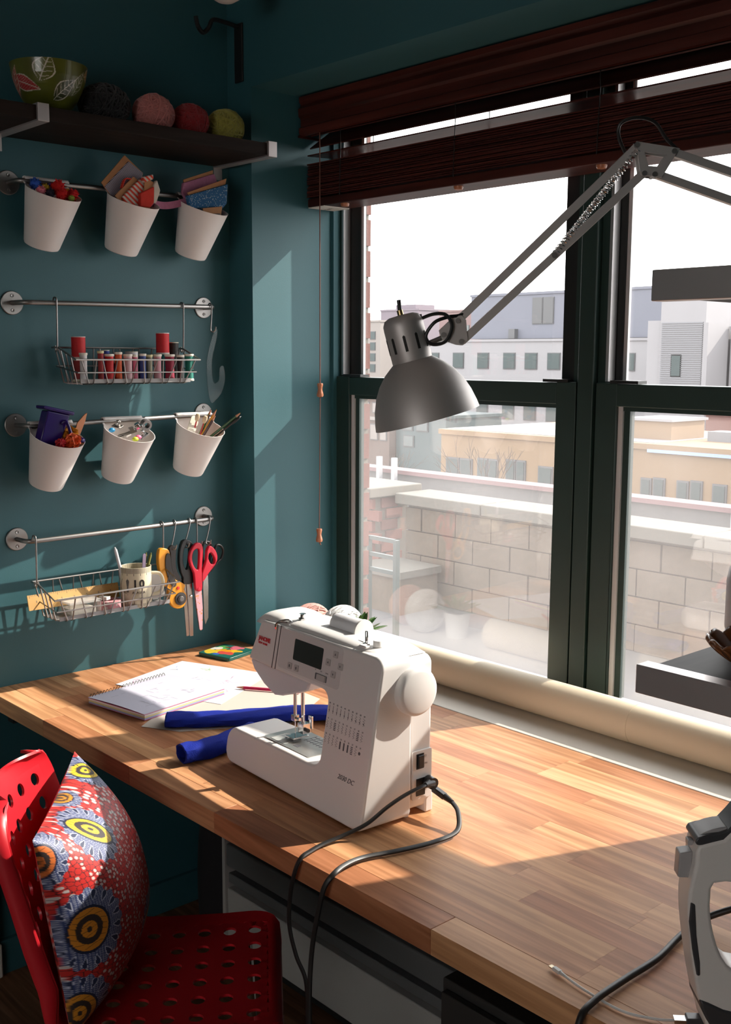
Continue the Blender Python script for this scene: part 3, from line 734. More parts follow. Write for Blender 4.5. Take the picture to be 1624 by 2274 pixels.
# right hand side: wheel, vents, power panel
Mu = frameM((0.4435, 0.118, 0.239), (0, 1, 0), (0, 0, 1), (1, 0, 0))
hw = MB().lathe([(0.0, 0.0), (0.036, 0.0), (0.039, 0.002), (0.0395, 0.004), (0.0425, 0.006), (0.0435, 0.012), (0.0435, 0.022), (0.041, 0.0265), (0.036, 0.0285), (0.0, 0.0295)], 40, Mu).build('hand_wheel', M_body, mc, True)
MB().lathe([(0.0, -0.003), (0.0385, -0.003), (0.0385, 0.0025), (0.0, 0.0025)], 32, Mu).build('wheel_gap', M_ink, hw, True)
vents = MB()
for i in range(7):
    for j in range(6):
        y = 0.045 + i * 0.0066; z = 0.150 - j * 0.0072 + i * 0.0006
        vents.box(0.4436, 0.4446, y, y + 0.0026, z, z + 0.003)
vents.build('vent_holes', mat('vent_dark', (0.05, 0.04, 0.03), 0.8), mc)
pp = MB().prism(rrect(0.124, 0.170, 0.030, 0.122, 0.004), 0.4440, 0.4475, frameM((0, 0, 0), (0, 1, 0), (0, 0, 1), (1, 0, 0))).build('power_panel', M_body, mc, bevel=0.0012)
MB().box(0.4475, 0.4485, 0.133, 0.150, 0.088, 0.116).build('switch_recess', M_black, pp)
MB().box(0.4485, 0.4525, 0.1345, 0.1485, 0.090, 0.114).build('power_switch', M_black, pp, bevel=0.002)
MB().box(0.4475, 0.449, 0.133, 0.153, 0.038, 0.070).build('socket', M_black, pp)
text_mesh('switch_print', 'O', 0.006, M_btn, pp, frameM((0.4478, 0.152, 0.108), (0, 1, 0), (0, 0, 1), (1, 0, 0)), 0.0001)
text_mesh('switch_print', 'ON', 0.005, M_btn, pp, frameM((0.4478, 0.152, 0.094), (0, 1, 0), (0, 0, 1), (1, 0, 0)), 0.0001)
# lower head: clear needle cover, bar, foot
M_cover = clear_mat('milky_clear_cover', body=0.55, color=(0.80, 0.78, 0.82))
nc = [(0.041, 0.217), (0.150, 0.2165), (0.250, 0.2165), (0.243, 0.200), (0.205, 0.186), (0.165, 0.172), (0.140, 0.168), (0.100, 0.180), (0.060, 0.200)]
shell(nc, 0.004, 0.085, 'needle_cover', M_cover, mc, bevel=0.004)
MB().box(0.128, 0.196, 0.05, 0.10, 0.178, 0.2165).build('lower_head', M_body, mc, bevel=0.01, seg=3)
MB().tube([(0.163, 0.066, 0.20), (0.163, 0.066, 0.118)], 0.0035, 10).build('needle_bar', M_chrome, mc, True)
MB().tube([(0.163, 0.066, 0.12), (0.163, 0.066, 0.082)], 0.0009, 6).build('needle', M_chrome, mc)
MB().box(0.157, 0.169, 0.060, 0.072, 0.116, 0.128).build('needle_clamp', M_chrome, mc, bevel=0.001)
MB().tube([(0.171, 0.066, 0.122), (0.179, 0.066, 0.122)], 0.0032, 10).build('clamp_screw', M_chrome, mc, True)
MB().tube([(0.172, 0.078, 0.20), (0.172, 0.078, 0.095)], 0.004, 10).build('presser_bar', M_chrome, mc, True)
MB().box(0.165, 0.184, 0.070, 0.088, 0.092, 0.112).build('foot_holder', M_chrome, mc, bevel=0.001)
MB().box(0.152, 0.180, 0.050, 0.086, 0.0835, 0.087).build('presser_foot', M_chrome, mc, bevel=0.001)
MB().tube([(0.184, 0.078, 0.100), (0.191, 0.078, 0.100)], 0.0038, 10).build('thumb_screw', M_black, mc, True)
MB().box(0.1755, 0.1875, 0.088, 0.092, 0.10, 0.125).build('foot_lever', M_chrome, mc, bevel=0.001)
M_plate = mat('satin_plate', (0.55, 0.55, 0.53), 0.3, 0.8)
MB().prism(rrect(0.110, 0.262, 0.028, 0.112, 0.004), 0.0770, 0.0790).build('needle_plate', M_plate, mc)
MB().prism(rrect(0.128, 0.176, 0.031, 0.072, 0.003), 0.0790, 0.0798).build('bobbin_cover', clear_mat('bobbin_cover_plastic', body=0.25, color=(0.6, 0.62, 0.6)), mc)
MB().box(0.19, 0.205, 0.042, 0.052, 0.0790, 0.0794).build('plate_mark', M_ink, mc)
gl = MB()
for i in range(6): gl.box(0.180 + i * 0.010, 0.1812 + i * 0.010, 0.074, 0.106, 0.0790, 0.0793)
for i in range(3): gl.box(0.18, 0.235, 0.078 + i * 0.011, 0.079 + i * 0.011, 0.0790, 0.0793)
gl.build('guide_lines', M_ink, mc)
MB().box(0.147, 0.152, 0.052, 0.088, 0.079, 0.0805).build('feed_dog', M_ink, mc)
tl = MB().tube(smooth_path([(0.163, 0.064, 0.083), (0.150, 0.055, 0.088), (0.135, 0.030, 0.082), (0.112, 0.010, 0.0795)], 6), 0.0005, 5)
tl.build('loose_thread', mat('white_thread', (0.8, 0.8, 0.8), 0.7), mc)
# bed joint line and the top fittings
MB().prism([(0.1095, 0.006), (0.1105, 0.006), (0.1105, 0.115), (0.1095, 0.115)], 0.0768, 0.0776).build('bed_joint', M_ink, mc)
spool = MB().lathe([(0.0, 0.0), (0.0195, 0.0), (0.0205, 0.002), (0.0205, 0.074), (0.0195, 0.076), (0.0, 0.076)], 28, frameM((0.232, 0.118, 0.3165), (0, 1, 0), (0, 0, 1), (1, 0, 0)))
so = spool.build('thread_spool_on_pin', mat('white_spool_thread', (0.82, 0.80, 0.82), 0.7, bump=0.4, bscale=600, stretch=(6, 0.2, 0.2)), mc, True)
MB().lathe([(0.0, 0.0), (0.022, 0.0), (0.022, 0.005), (0.0, 0.008)], 28, frameM((0.3085, 0.118, 0.3165), (0, 1, 0), (0, 0, 1), (1, 0, 0))).build('spool_cap', M_whitepl, mc, True)
MB().tube([(0.23, 0.118, 0.3165), (0.222, 0.118, 0.3165)], 0.004, 8).build('spool_pin', M_whitepl, mc, True)
bx = MB().lathe([(0.0, 0.0), (0.0075, 0.0), (0.0075, 0.002), (0.0032, 0.003), (0.0032, 0.022), (0.0024, 0.024), (0.0, 0.024)], 14, Matrix.Translation((0.372, 0.078, 0.312)))
bx.build('bobbin_winder', M_chrome, mc, True)
MB().lathe([(0.0, 0.0), (0.009, 0.0), (0.009, 0.009), (0.008, 0.011), (0.0, 0.0115)], 18, Matrix.Translation((0.392, 0.088, 0.310))).build('winder_stop', M_whitepl, mc, True)
MB().box(0.372, 0.392, 0.060, 0.070, 0.309, 0.314).build('winder_cutter', M_whitepl, mc, bevel=0.002)
MB().lathe([(0.0, 0.0), (0.0085, 0.0), (0.0085, 0.004), (0.005, 0.006), (0.005, 0.011), (0.0068, 0.013), (0.0, 0.014)], 18, Matrix.Translation((0.158, 0.088, 0.312))).build('thread_tension_disc', M_chrome, mc, True)
MB().box(0.345, 0.36, 0.0795, 0.0805, 0.3125, 0.3132).build('winder_arrow', M_ink, mc)

# power leads
def cable(name, label, pts, r, m, n=10, flat=None, cat='cable'):
    o = MB().tube(smooth_path(pts, n), r, 8, flat=flat).build(name, m, None, True)
    return tag(o, label, cat)
T0 = ZT + 0.004
lead1 = thing('power_lead', 'black mains lead with round plug pulled to the table edge nearest the chair', 'cable', (1.2485, -0.459, ZT + 0.058))
def loc(pts, o): return [tuple(Vector(p) - Vector(o)) for p in pts]
o1 = (1.2485, -0.459, ZT + 0.058)
MB().tube(smooth_path(loc([(1.254, -0.462, 0.812), (1.262, -0.49, 0.816), (1.259, -0.53, 0.810), (1.256, -0.571, 0.798), (1.247, -0.612, 0.776), (1.228, -0.650, 0.760), (1.224, -0.69, 0.7560), (1.231, -0.722, 0.7565), (1.238, -0.747, 0.7555), (1.234, -0.757, 0.735), (1.221, -0.757, 0.69), (1.217, -0.757, 0.634), (1.235, -0.757, 0.586), (1.262, -0.757, 0.546), (1.268, -0.760, 0.45), (1.265, -0.76, 0.25), (1.26, -0.76, 0.02)], o1), 8), 1.0, 8, flat=(0.0042, 0.0030)).build('cord', M_blackrub, lead1, True)
MB().tube(loc([(1.2425, -0.458, 0.812), (1.260, -0.461, 0.812)], o1), 0.011, 14).build('plug', M_black, lead1, True)
MB().tube(loc([(1.254, -0.460, 0.812), (1.261, -0.484, 0.816)], o1), [0.009, 0.005], 10).build('strain_relief', M_black, lead1, True)
o2 = (1.252, -0.450, ZT + 0.047)
lead2 = thing('foot_control_lead', 'black foot control lead looping over the table from the long plug', 'cable', o2)
MB().cbox((0.012, 0.0, -0.003), (0.034, 0.011, 0.011), Matrix.Rotation(-0.12, 3, 'Z') @ Matrix.Rotation(0.15, 3, 'Y')).build('plug', M_black, lead2, bevel=0.002)
MB().tube([(0.028, -0.002, -0.005), (0.048, -0.004, -0.009)], [0.0062, 0.0042], 10).build('strain_relief', M_black, lead2, True)
MB().tube(smooth_path(loc([(1.300, -0.454, 0.788), (1.322, -0.462, 0.778), (1.345, -0.49, 0.760), (1.342, -0.545, 0.756), (1.326, -0.612, 0.756), (1.308, -0.672, 0.757), (1.312, -0.715, 0.760), (1.320, -0.748, 0.757), (1.312, -0.761, 0.735), (1.300, -0.763, 0.69), (1.284, -0.763, 0.62), (1.281, -0.766, 0.54), (1.285, -0.768, 0.42), (1.29, -0.768, 0.25), (1.29, -0.768, 0.02)], o2), 8), 1.0, 8, flat=(0.0046, 0.0032)).build('cord', M_blackrub, lead2, True)

# ------------------------------------------------------------------ desk lamp
E1 = Vector((0.672, 0.7405, 0.0)); E2 = Vector((0, 0, 1)); E3 = E1.cross(E2)
LO = Vector((1.3223, -0.5515, 1.4709))
lamp = thing('desk_lamp', 'silver grey swing arm lamp with round shade before the window', 'lamp', LO)
KP = 0.000725
def lp(px, py, off=0.0): return E1 * ((px - 949) * KP) + E2 * ((930 - py) * KP * 1.01) + E3 * off
ax = (lp(885, 697) - lp(949, 930)).normalized()
side = ax.cross(E3).normalized()
ML = frameM((0, 0, 0), side, ax.cross(side), ax)
pr = [(0.0860, 0.0), (0.0845, 0.010), (0.0800, 0.030), (0.0725, 0.050), (0.0620, 0.068), (0.0490, 0.083), (0.0370, 0.0925), (0.0325, 0.096)]
inner = [(r - 0.0015, h) for r, h in reversed(pr)]
MB().lathe(pr + inner, 48, ML).build('shade', M_lampgrey, lamp, True)
neck = [(0.0320, 0.0945), (0.0325, 0.098), (0.0325, 0.150), (0.0320, 0.158), (0.0280, 0.166), (0.0200, 0.1695), (0.0, 0.1705)]
nk = MB().lathe(neck, 40, ML).build('socket_housing', M_lampgrey, lamp, True)
for k in range(10):
    a = 2 * PI * k / 10 + 0.15
    M2 = ML @ Matrix.Rotation(a, 4, 'Z')
    MB().prism([(0.112, -0.0022)] + [(0.112, 0.0022)] + [(0.136, 0.0022), (0.138, 0.0), (0.136, -0.0022)], 0.0320, 0.0330, M2 @ frameM((0, 0, 0), (0, 0, 1), (0, 1, 0), (1, 0, 0))).build('vent_slot', mat('slot_black', (0.015, 0.014, 0.013), 0.7), nk)
MB().tube([ML @ Vector((0.0, 0, 0.1695)), ML @ Vector((0.0, 0, 0.178))], 0.005, 12).build('switch_collar', mat('brass', (0.45, 0.33, 0.16), 0.3, 1.0), lamp, True)
MB().tube([ML @ Vector((0.0, 0, 0.176)), ML @ Vector((0.003, 0, 0.194))], 0.0034, 10).build('switch_stem', M_black, lamp, True)
MB().ball(tuple(ML @ Vector((0, 0, 0.045))), 0.03, 16, 10).build('bulb', mat('opal_bulb', (0.7, 0.7, 0.68), 0.3), lamp, True)
# joint at the shade
MB().lathe([(0, 0), (0.008, 0), (0.010, 0.004), (0.008, 0.008), (0, 0.009)], 14, frameM(lp(940, 772, 0.0), E3, E2, E1)).build('swivel', M_steel, lamp, True)
MB().tube([lp(942, 770), lp(985, 752)], 0.0045, 8).build('swivel_arm', M_steel, lamp, True)
for off in (-0.009, 0.009):
    MB().prism([((x - 949) * KP, (930 - y) * KP * 1.01) for x, y in [(972, 738), (1004, 708), (1020, 706), (1030, 716), (1034, 760), (1024, 770), (1010, 769), (978, 758)]], off - 0.0012, off + 0.0012, frameM((0, 0, 0), E1, E2, E3)).build('joint_plate', M_lampgrey, lamp, bevel=0.0004)
for (px, py) in ((1012, 718), (1020, 762), (981, 748)):
    MB().tube([lp(px, py, -0.013), lp(px, py, 0.013)], 0.0042, 12).build('rivet', M_steel, lamp, True)
def bar(p, q, name='arm_bar'):
    d = (q - p); L = d.length; d.normalize(); up = E3.cross(d)
    h = 0.0062
    MB().box(0, L, -h, h, -0.0062, 0.0062).build(name, M_lampgrey, lamp, bevel=0.001).matrix_local = frameM(p, d, up, E3)
bar(lp(1012, 718), lp(1390, 352)); bar(lp(1022, 762), lp(1408, 405))
bar(lp(1474, 364), lp(2010, 535)); bar(lp(1436, 408), lp(1990, 590))
hole = [(1405, 364), (1453, 370), (1436, 394), (1414, 392)]
outer = [(1386, 342), (1480, 356), (1444, 416), (1398, 412)]
for off in (-0.0095, 0.0095):
    b = MB(); pts = []
    for t in (off - 0.0012, off + 0.0012):
        for (x, y) in outer + hole: pts.append(lp(x, y, t))
    fs = []
    for i in range(4):
        j = (i + 1) % 4
        fs += [(i, j, 4 + j, 4 + i), (8 + j, 8 + i, 12 + i, 12 + j), (j, i, 8 + i, 8 + j), (4 + i, 4 + j, 12 + j, 12 + i)]
    b.add(pts, fs); b.build('elbow_plate', M_lampgrey, lamp, bevel=0.0004)
for (px, py) in ((1388, 350), (1468, 362), (1406, 408), (1428, 410)):
    MB().tube([lp(px, py, -0.0135), lp(px, py, 0.0135)], 0.0042, 12).build('rivet', M_steel, lamp, True)
for off in (-0.006, 0.006):
    p, q = lp(1393, 356, off * 1.6), lp(1219, 578, off * 0.7)
    d = q - p; n_ = 34; hp = []
    u_ = d.normalized(); a_ = u_.cross(E3).normalized(); b_ = u_.cross(a_)
    for i in range(n_ * 8 + 1):
        t = i / (n_ * 8); an = 2 * PI * i / 8
        hp.append(p + d * t + (a_ * math.cos(an) + b_ * math.sin(an)) * 0.0048)
    MB().tube(hp, 0.0009, 5).build('spring', M_chrome, lamp, True)
MB().tube([lp(1219, 578, -0.011), lp(1219, 578, 0.011)], 0.0045, 12).build('rivet', M_steel, lamp, True)
MB().tube(smooth_path([lp(930, 714, 0.002), lp(958, 704, 0.012), lp(985, 706, 0.018), lp(998, 730, 0.018), lp(985, 762, 0.016), lp(955, 768, 0.014), lp(942, 750, 0.016), lp(960, 722, 0.02), lp(990, 710, 0.014), lp(1022, 703, 0.004), lp(1060, 668, -0.008)], 8), 0.0028, 8).build('cord', M_blackrub, lamp, True)
MB().tube([lp(925, 713), lp(934, 712)], 0.0065, 12).build('cord_grommet', M_black, lamp, True)
MB().tube(smooth_path([lp(1370, 362, -0.009), lp(1350, 330, 0.004), lp(1352, 306, 0.01), lp(1385, 294, 0.01), lp(1425, 302, 0.006), lp(1455, 335, 0.0), lp(1492, 362, -0.008)], 8), 0.0028, 8).build('cord', M_blackrub, lamp, True)
# wall fixing out of frame at the right reveal
MB().cbox(lp(2000, 560), (0.03, 0.03, 0.09)).build('mount_block', M_lampgrey, lamp, bevel=0.003)
#@@WALL
# ------------------------------------------------------------------ wall shelf
WM = frameM((0, 0, 0), (0, 1, 0), (0, 0, 1), (1, 0, 0))      # polygons given as (y, z), thickness along x
M_shelf = wood_mat('black_brown_oak', [(0.014, 0.009, 0.007), (0.02, 0.013, 0.010)], 0.55, 1.0, axis=1, contrast=0.3, spec=0.15)
M_brk = mat('satin_aluminium', (0.60, 0.55, 0.54), 0.4, 0.8, var=0.04)
shelf = thing('wall_shelf', 'black brown wooden wall shelf on silver brackets at the top left', 'shelf', (0.0, -0.36, 2.074))
MB().box(0.004, 0.243, -0.46, 0.310, 0.004, 0.034).build('board', M_shelf, shelf, bevel=0.001)
for y in (-0.305, 0.322):
    br = MB().box(0.004, 0.25, y - 0.0135, y + 0.0135, 0.0, 0.0385).build('bracket', M_brk, shelf, bevel=0.001)
    MB().box(0.0, 0.004, y - 0.0135, y + 0.0135, -0.03, 0.058).build('wall_plate', M_brk, br)
ZSH = 2.108 + 0.0006

# patterned bowl: colours computed on a dense lathe
def attr_mesh(name, fn_pos, fn_col, nu, nv, m, parent=None, closed_u=False, solid=0.0):
    U, V = np.meshgrid(np.linspace(0, 1, nu + 1), np.linspace(0, 1, nv + 1))
    P = fn_pos(U, V).reshape(-1, 3); C = fn_col(U, V).reshape(-1, 3)
    idx = np.arange((nu + 1) * (nv + 1)).reshape(nv + 1, nu + 1)
    F = np.stack([idx[:-1, :-1], idx[:-1, 1:], idx[1:, 1:], idx[1:, :-1]], -1).reshape(-1, 4)
    me = bpy.data.meshes.new(name); me.from_pydata(P.tolist(), [], F.tolist())
    ca = me.color_attributes.new('print', 'FLOAT_COLOR', 'POINT')
    ca.data.foreach_set('color', np.concatenate([C, np.ones((len(C), 1))], 1).astype(np.float32).ravel())
    me.materials.append(m); me.shade_smooth()
    o = bpy.data.objects.new(name, me); COL.objects.link(o)
    if parent is not None: o.parent = parent
    if solid:
        so = o.modifiers.new('solid', 'SOLIDIFY'); so.thickness = solid; so.offset = -1
    return o
def leaf(A, H, ca, ch, la, lh, ang):
    """signed leaf field: returns (inside 0..1 coordinate, along, across)"""
    dx = (A - ca); dy = (H - ch)
    c, s = math.cos(ang), math.sin(ang)
    t = (dx * c + dy * s) / la; n = (-dx * s + dy * c) / lh
    w = np.clip(1 - np.abs(t) ** 1.6, 0, 1) * (1 - 0.35 * t)
    return np.abs(n) / np.maximum(w, 1e-3), t, n
bowl = thing('patterned_bowl', 'olive green bowl with white outlined leaves at the end of the shelf', 'bowl', (0.135, -0.592, ZSH))
BR = [(0.0, 0.0), (0.032, 0.0), (0.036, 0.004), (0.037, 0.010), (0.050, 0.022), (0.063, 0.040), (0.073, 0.060), (0.081, 0.082), (0.085, 0.104), (0.0865, 0.112)]
pr_ = np.array(BR); tt = np.linspace(0, 1, len(BR))
def bowl_pos(U, V):
    r = np.interp(V, tt, pr_[:, 0]); h = np.interp(V, tt, pr_[:, 1]); a = U * 2 * PI
    return np.stack([r * np.cos(a), r * np.sin(a), h], -1)
def bowl_col(U, V):
    A = (U * 360.0); H = np.interp(V, tt, pr_[:, 1]) * 1000
    A = np.where(A > 180, A - 360, A)       # 0 = straight out of the wall (+x)
    A = A * 1.3                              # degrees to ~mm at the rim
    base = np.ones(U.shape + (3,)) * np.array([0.105, 0.115, 0.012])
    nz = 0.85 + 0.3 * np.sin(A * 0.05 + 1) * np.sin(H * 0.08); base = base * nz[..., None]
    ivory = np.array([0.62, 0.58, 0.48])
    L = [(-95, 62, 44, 17, -0.35, (0.42, 0.03, 0.03), 'dots'), (-43, 92, 30, 24, 1.15, (0.12, 0.13, 0.02), 'veins'), (2, 52, 34, 18, 0.75, (0.05, 0.06, 0.02), 'veins'), (-128, 70, 36, 16, 1.1, (0.45, 0.08, 0.05), 'veins'),
         (40, 70, 30, 14, 1.2, (0.10, 0.12, 0.02), 'veins'), (78, 95, 26, 14, 0.3, (0.40, 0.20, 0.03), 'veins'), (120, 60, 34, 16, -0.4, (0.42, 0.03, 0.03), 'dots'), (170, 80, 34, 16, 0.9, (0.35, 0.2, 0.03), 'veins'), (-175, 50, 30, 14, -0.9, (0.05, 0.06, 0.02), 'veins')]
    for (ca, ch, la, lh, ang, col, kind) in L:
        q, t, n = leaf(A, H, ca, ch, la, lh, ang)
        ins = (q < 1) & (np.abs(t) < 1)
        base[ins] = col
        edge = ins & ((q > 0.86) | (np.abs(t) > 0.97)); base[edge] = ivory
        mid = ins & (np.abs(n) < 0.05); base[mid] = ivory
        if kind == 'veins':
            ve = ins & (np.abs(np.sin((t * 9 - np.abs(n) * 4))) < 0.22) & (q < 0.75); base[ve] = ivory
        else:
            ve = ins & (np.sin(t * 40) * np.sin(n * 18) > 0.75); base[ve] = ivory * 0.9
    return base
attr_mesh('bowl_body', bowl_pos, bowl_col, 420, 150, mat('glazed_print', attr='print', rough=0.3, coat=0.3), bowl, solid=0.004)

# yarn balls
def yarn(label, c, r, col, seed, squash=(1.1, 1.0, 0.85), rot=0.0, strands=64):
    rd = random.Random(seed)
    t = thing('yarn_ball', label, 'yarn', c, rot, 'yarn balls on the wall shelf')
    m = mat('yarn_' + str(seed), col, 0.9, var=0.25, vscale=120, bump=0.6, bscale=500, sheen=0.3)
    S = Vector((r * squash[0], r * squash[1], r * squash[2]))
    MB().ball((0, 0, S.z), (S.x * .93, S.y * .93, S.z * .93), 24, 16).build('core', m, t, True)
    w = MB()
    for k in range(strands):
        n = Vector((rd.gauss(0, 1), rd.gauss(0, 1) * 0.5, rd.gauss(0, 1))).normalized()
        if k % 3 == 0: n = Vector((rd.gauss(0, .25), 1, rd.gauss(0, .5))).normalized()
        a = n.orthogonal().normalized(); b = n.cross(a); off = rd.uniform(-0.55, 0.55)
        rr = math.sqrt(1 - off * off); pts = []
        k0 = rd.uniform(0.93, 1.0) + (0.03 if k % 9 == 0 else 0)
        for i in range(28):
            an = 2 * PI * i / 28
            p = (a * math.cos(an) + b * math.sin(an)) * rr + n * off
            pts.append((p.x * S.x * k0, p.y * S.y * k0, max(-S.z + 0.001, p.z * S.z * k0) + S.z + 0.001))
        w.tube(pts, 0.0023, 6, closed=True)
    w.build('strands', m, t, True, fix=False)
    return t
yarn('black yarn ball beside the patterned bowl on the shelf', (0.135, -0.452, ZSH), 0.058, (0.006, 0.006, 0.007), 1, (0.95, 1.08, 0.82))
yarn('salmon pink yarn ball in the middle of the shelf', (0.145, -0.325, ZSH), 0.048, (0.58, 0.20, 0.18), 2, (1.0, 1.06, 0.94))
yarn('dark red yarn ball between pink and yellow green balls', (0.140, -0.215, ZSH), 0.046, (0.30, 0.008, 0.012), 3, (1.0, 1.02, 0.92))
yarn('yellow green yarn ball at the window end of the shelf', (0.140, -0.108, ZSH), 0.047, (0.36, 0.33, 0.055), 4, (1.0, 1.06, 0.92))
# curtain rod hook on the return wall
hk = thing('curtain_hook', 'black iron curtain rod bracket high in the corner', 'hook', (0.058, 0.0, 2.37))
MB().box(-0.018, 0.018, -0.006, 0.0, -0.075, 0.075).build('plate', M_black, hk, bevel=0.002)
MB().tube(smooth_path([(0, -0.006, 0.066), (0, -0.05, 0.070), (0, -0.085, 0.068), (-0.002, -0.098, 0.045), (-0.003, -0.115, 0.032), (-0.003, -0.130, 0.045), (-0.003, -0.136, 0.068)], 6), 0.006, 8).build('arm', M_black, hk, True)
# ceiling lamp whose lower rim shows at the top edge
cl = thing('ceiling_lamp', 'pale round ceiling lamp just above the corner', 'lamp', (0.3109, -0.2218, 2.62))
MB().lathe([(0.0, -0.222), (0.02, -0.221), (0.035, -0.212), (0.040, -0.19), (0.036, -0.165), (0.0, -0.15)], 24).build('shade', mat('opal_glass', (0.6, 0.57, 0.54), 0.4), cl, True)
MB().tube([(0, 0, 0), (0, 0, -0.16)], 0.004, 8).build('stem', M_white, cl, True)

# ------------------------------------------------------------------ wall rails
rail_rows = [(1.974, 1.980, -0.639, -0.092, 'top wall rail carrying the ribbon filled cups'), (1.693, 1.699, -0.641, -0.091, 'second wall rail from the top carrying the thread basket'),
             (1.399, 1.4105, -0.644, -0.097, 'third wall rail from the top carrying the pencil cups'), (1.1175, 1.123, -0.6526, -0.102, 'lowest wall rail carrying the wire basket and scissors')]
BX = 0.06
for zl, zr, yl, yr, lab in rail_rows:
    t = thing('wall_rail', 'brushed steel ' + lab, 'rail', (0.0, yl, zl), 0, 'steel rails on the teal wall')
    dz = zr - zl; L = yr - yl
    for (y, z) in ((0, 0), (L, dz)):
        pl = MB().lathe([(0.0, 0.0), (0.0285, 0.0), (0.0285, 0.003), (0.027, 0.0045), (0.0, 0.0045)], 32, frameM((0, y, z), (0, 1, 0), (0, 0, 1), (1, 0, 0))).build('end_plate', M_steel, t, True)
        for s in (-1, 1):
            MB().lathe([(0.0, 0.0045), (0.0045, 0.0045), (0.004, 0.0065), (0.0015, 0.0062), (0.0, 0.005)], 12, frameM((0, y, z + s * 0.0175), (0, 1, 0), (0, 0, 1), (1, 0, 0))).build('screw', M_steel, pl, True)
    b = [(0.004, 0.0, 0.0), (0.03, 0.0, 0.0), (0.048, 0.003, 0), (0.057, 0.010, 0), (BX, 0.024, 0.0), (BX, L * 0.5, dz * 0.5), (BX, L - 0.024, dz), (0.057, L - 0.010, dz), (0.048, L - 0.003, dz), (0.03, L, dz), (0.004, L, dz)]
    MB().tube(b, 0.0060, 14).build('bar', M_steel, t, True)

# ------------------------------------------------------------------ cups
def make_cup():
    t = thing('hanging_cup', 'x', 'cup')
    tilt = math.radians(23)
    # axis runs from the bottom (near the wall) to the rim (leaning out); local origin = bar centre, x out from wall
    ax_ = Vector((math.sin(tilt), 0.075, math.cos(tilt))).normalized()
    p0 = Vector((-0.0115, -0.012, -0.148))
    ex = (Vector((1, 0, 0)) - ax_ * ax_.x).normalized(); ey = ax_.cross(ex)
    H = 0.134
    prof = [(0.0, 0.0), (0.036, 0.0), (0.0405, 0.002), (0.0425, 0.007), (0.0545, 0.072), (0.0655, H - 0.002), (0.0665, H), (0.0650, H), (0.0635, H - 0.003), (0.0525, 0.072), (0.040, 0.006), (0.0, 0.004)]
    MB().lathe(prof, 48, frameM(p0, ex, ey, ax_)).build('cup_body', M_cup, t, True)
    # flat tab rising from the back of the rim and hooked over the bar
    q = p0 + ax_ * H
    rim = [q + ex * (0.0655 * math.cos(a)) + ey * (0.0655 * math.sin(a)) for a in [math.radians(d) for d in range(112, 249, 8)]]
    b = MB(); n = len(rim)
    pts = []
    for i, p in enumerate(rim):
        s = i / (n - 1); y = -0.056 + 0.112 * (1 - s) if rim[0].y > rim[-1].y else -0.056 + 0.112 * s
        pts += [p, Vector((-0.0085, y, 0.002)), Vector((-0.006, y, 0.0085)), Vector((0.003, y, 0.0095)), Vector((0.009, y, 0.003))]
    b.v = [tuple(p) for p in pts]
    for i in range(n - 1):
        for j in range(4): b.f.append((i * 5 + j, i * 5 + j + 1, (i + 1) * 5 + j + 1, (i + 1) * 5 + j))
    o = b.build('hook_tab', M_cup, t, 60)
    so = o.modifiers.new('solid', 'SOLIDIFY'); so.thickness = 0.0016; so.offset = 0
    return t
cup0 = make_cup(); first_cup = [True]
def cup(y, z, label):
    o = cup0 if first_cup[0] else copy_tree(cup0)
    first_cup[0] = False
    o.location = (BX, y, z); o['label'] = label; o['group'] = 'white cups hung on the wall rails'
    return o
cup(-0.571, 1.9745, 'white hanging cup of colourful pompoms on the top rail')
cup(-0.357, 1.9765, 'white hanging cup stuffed with red and striped ribbon cards')
cup(-0.150, 1.979, 'white hanging cup holding the blue dotted ribbon card')
cup(-0.582, 1.4005, 'white hanging cup holding the purple crank tool')
cup(-0.385, 1.4045, 'white hanging cup of metal presser feet')
cup(-0.170, 1.4085, 'white hanging cup full of pencils')

def in_cup(y, z, du, dv, h):
    """point in a cup hung at bar position (y, z): du outwards, dv along the wall, h along the cup's axis from the rim plane"""
    tl_ = math.radians(23); a_ = Vector((math.sin(tl_), 0.075, math.cos(tl_))).normalized()
    e_ = (Vector((1, 0, 0)) - a_ * a_.x).normalized()
    return Vector((BX - 0.0115, y - 0.012, z - 0.148)) + a_ * (0.134 + h) + e_ * du + a_.cross(e_) * dv
def wobj(name, label, cat, loc_, group=None): return thing(name, label, cat, loc_, 0, group)
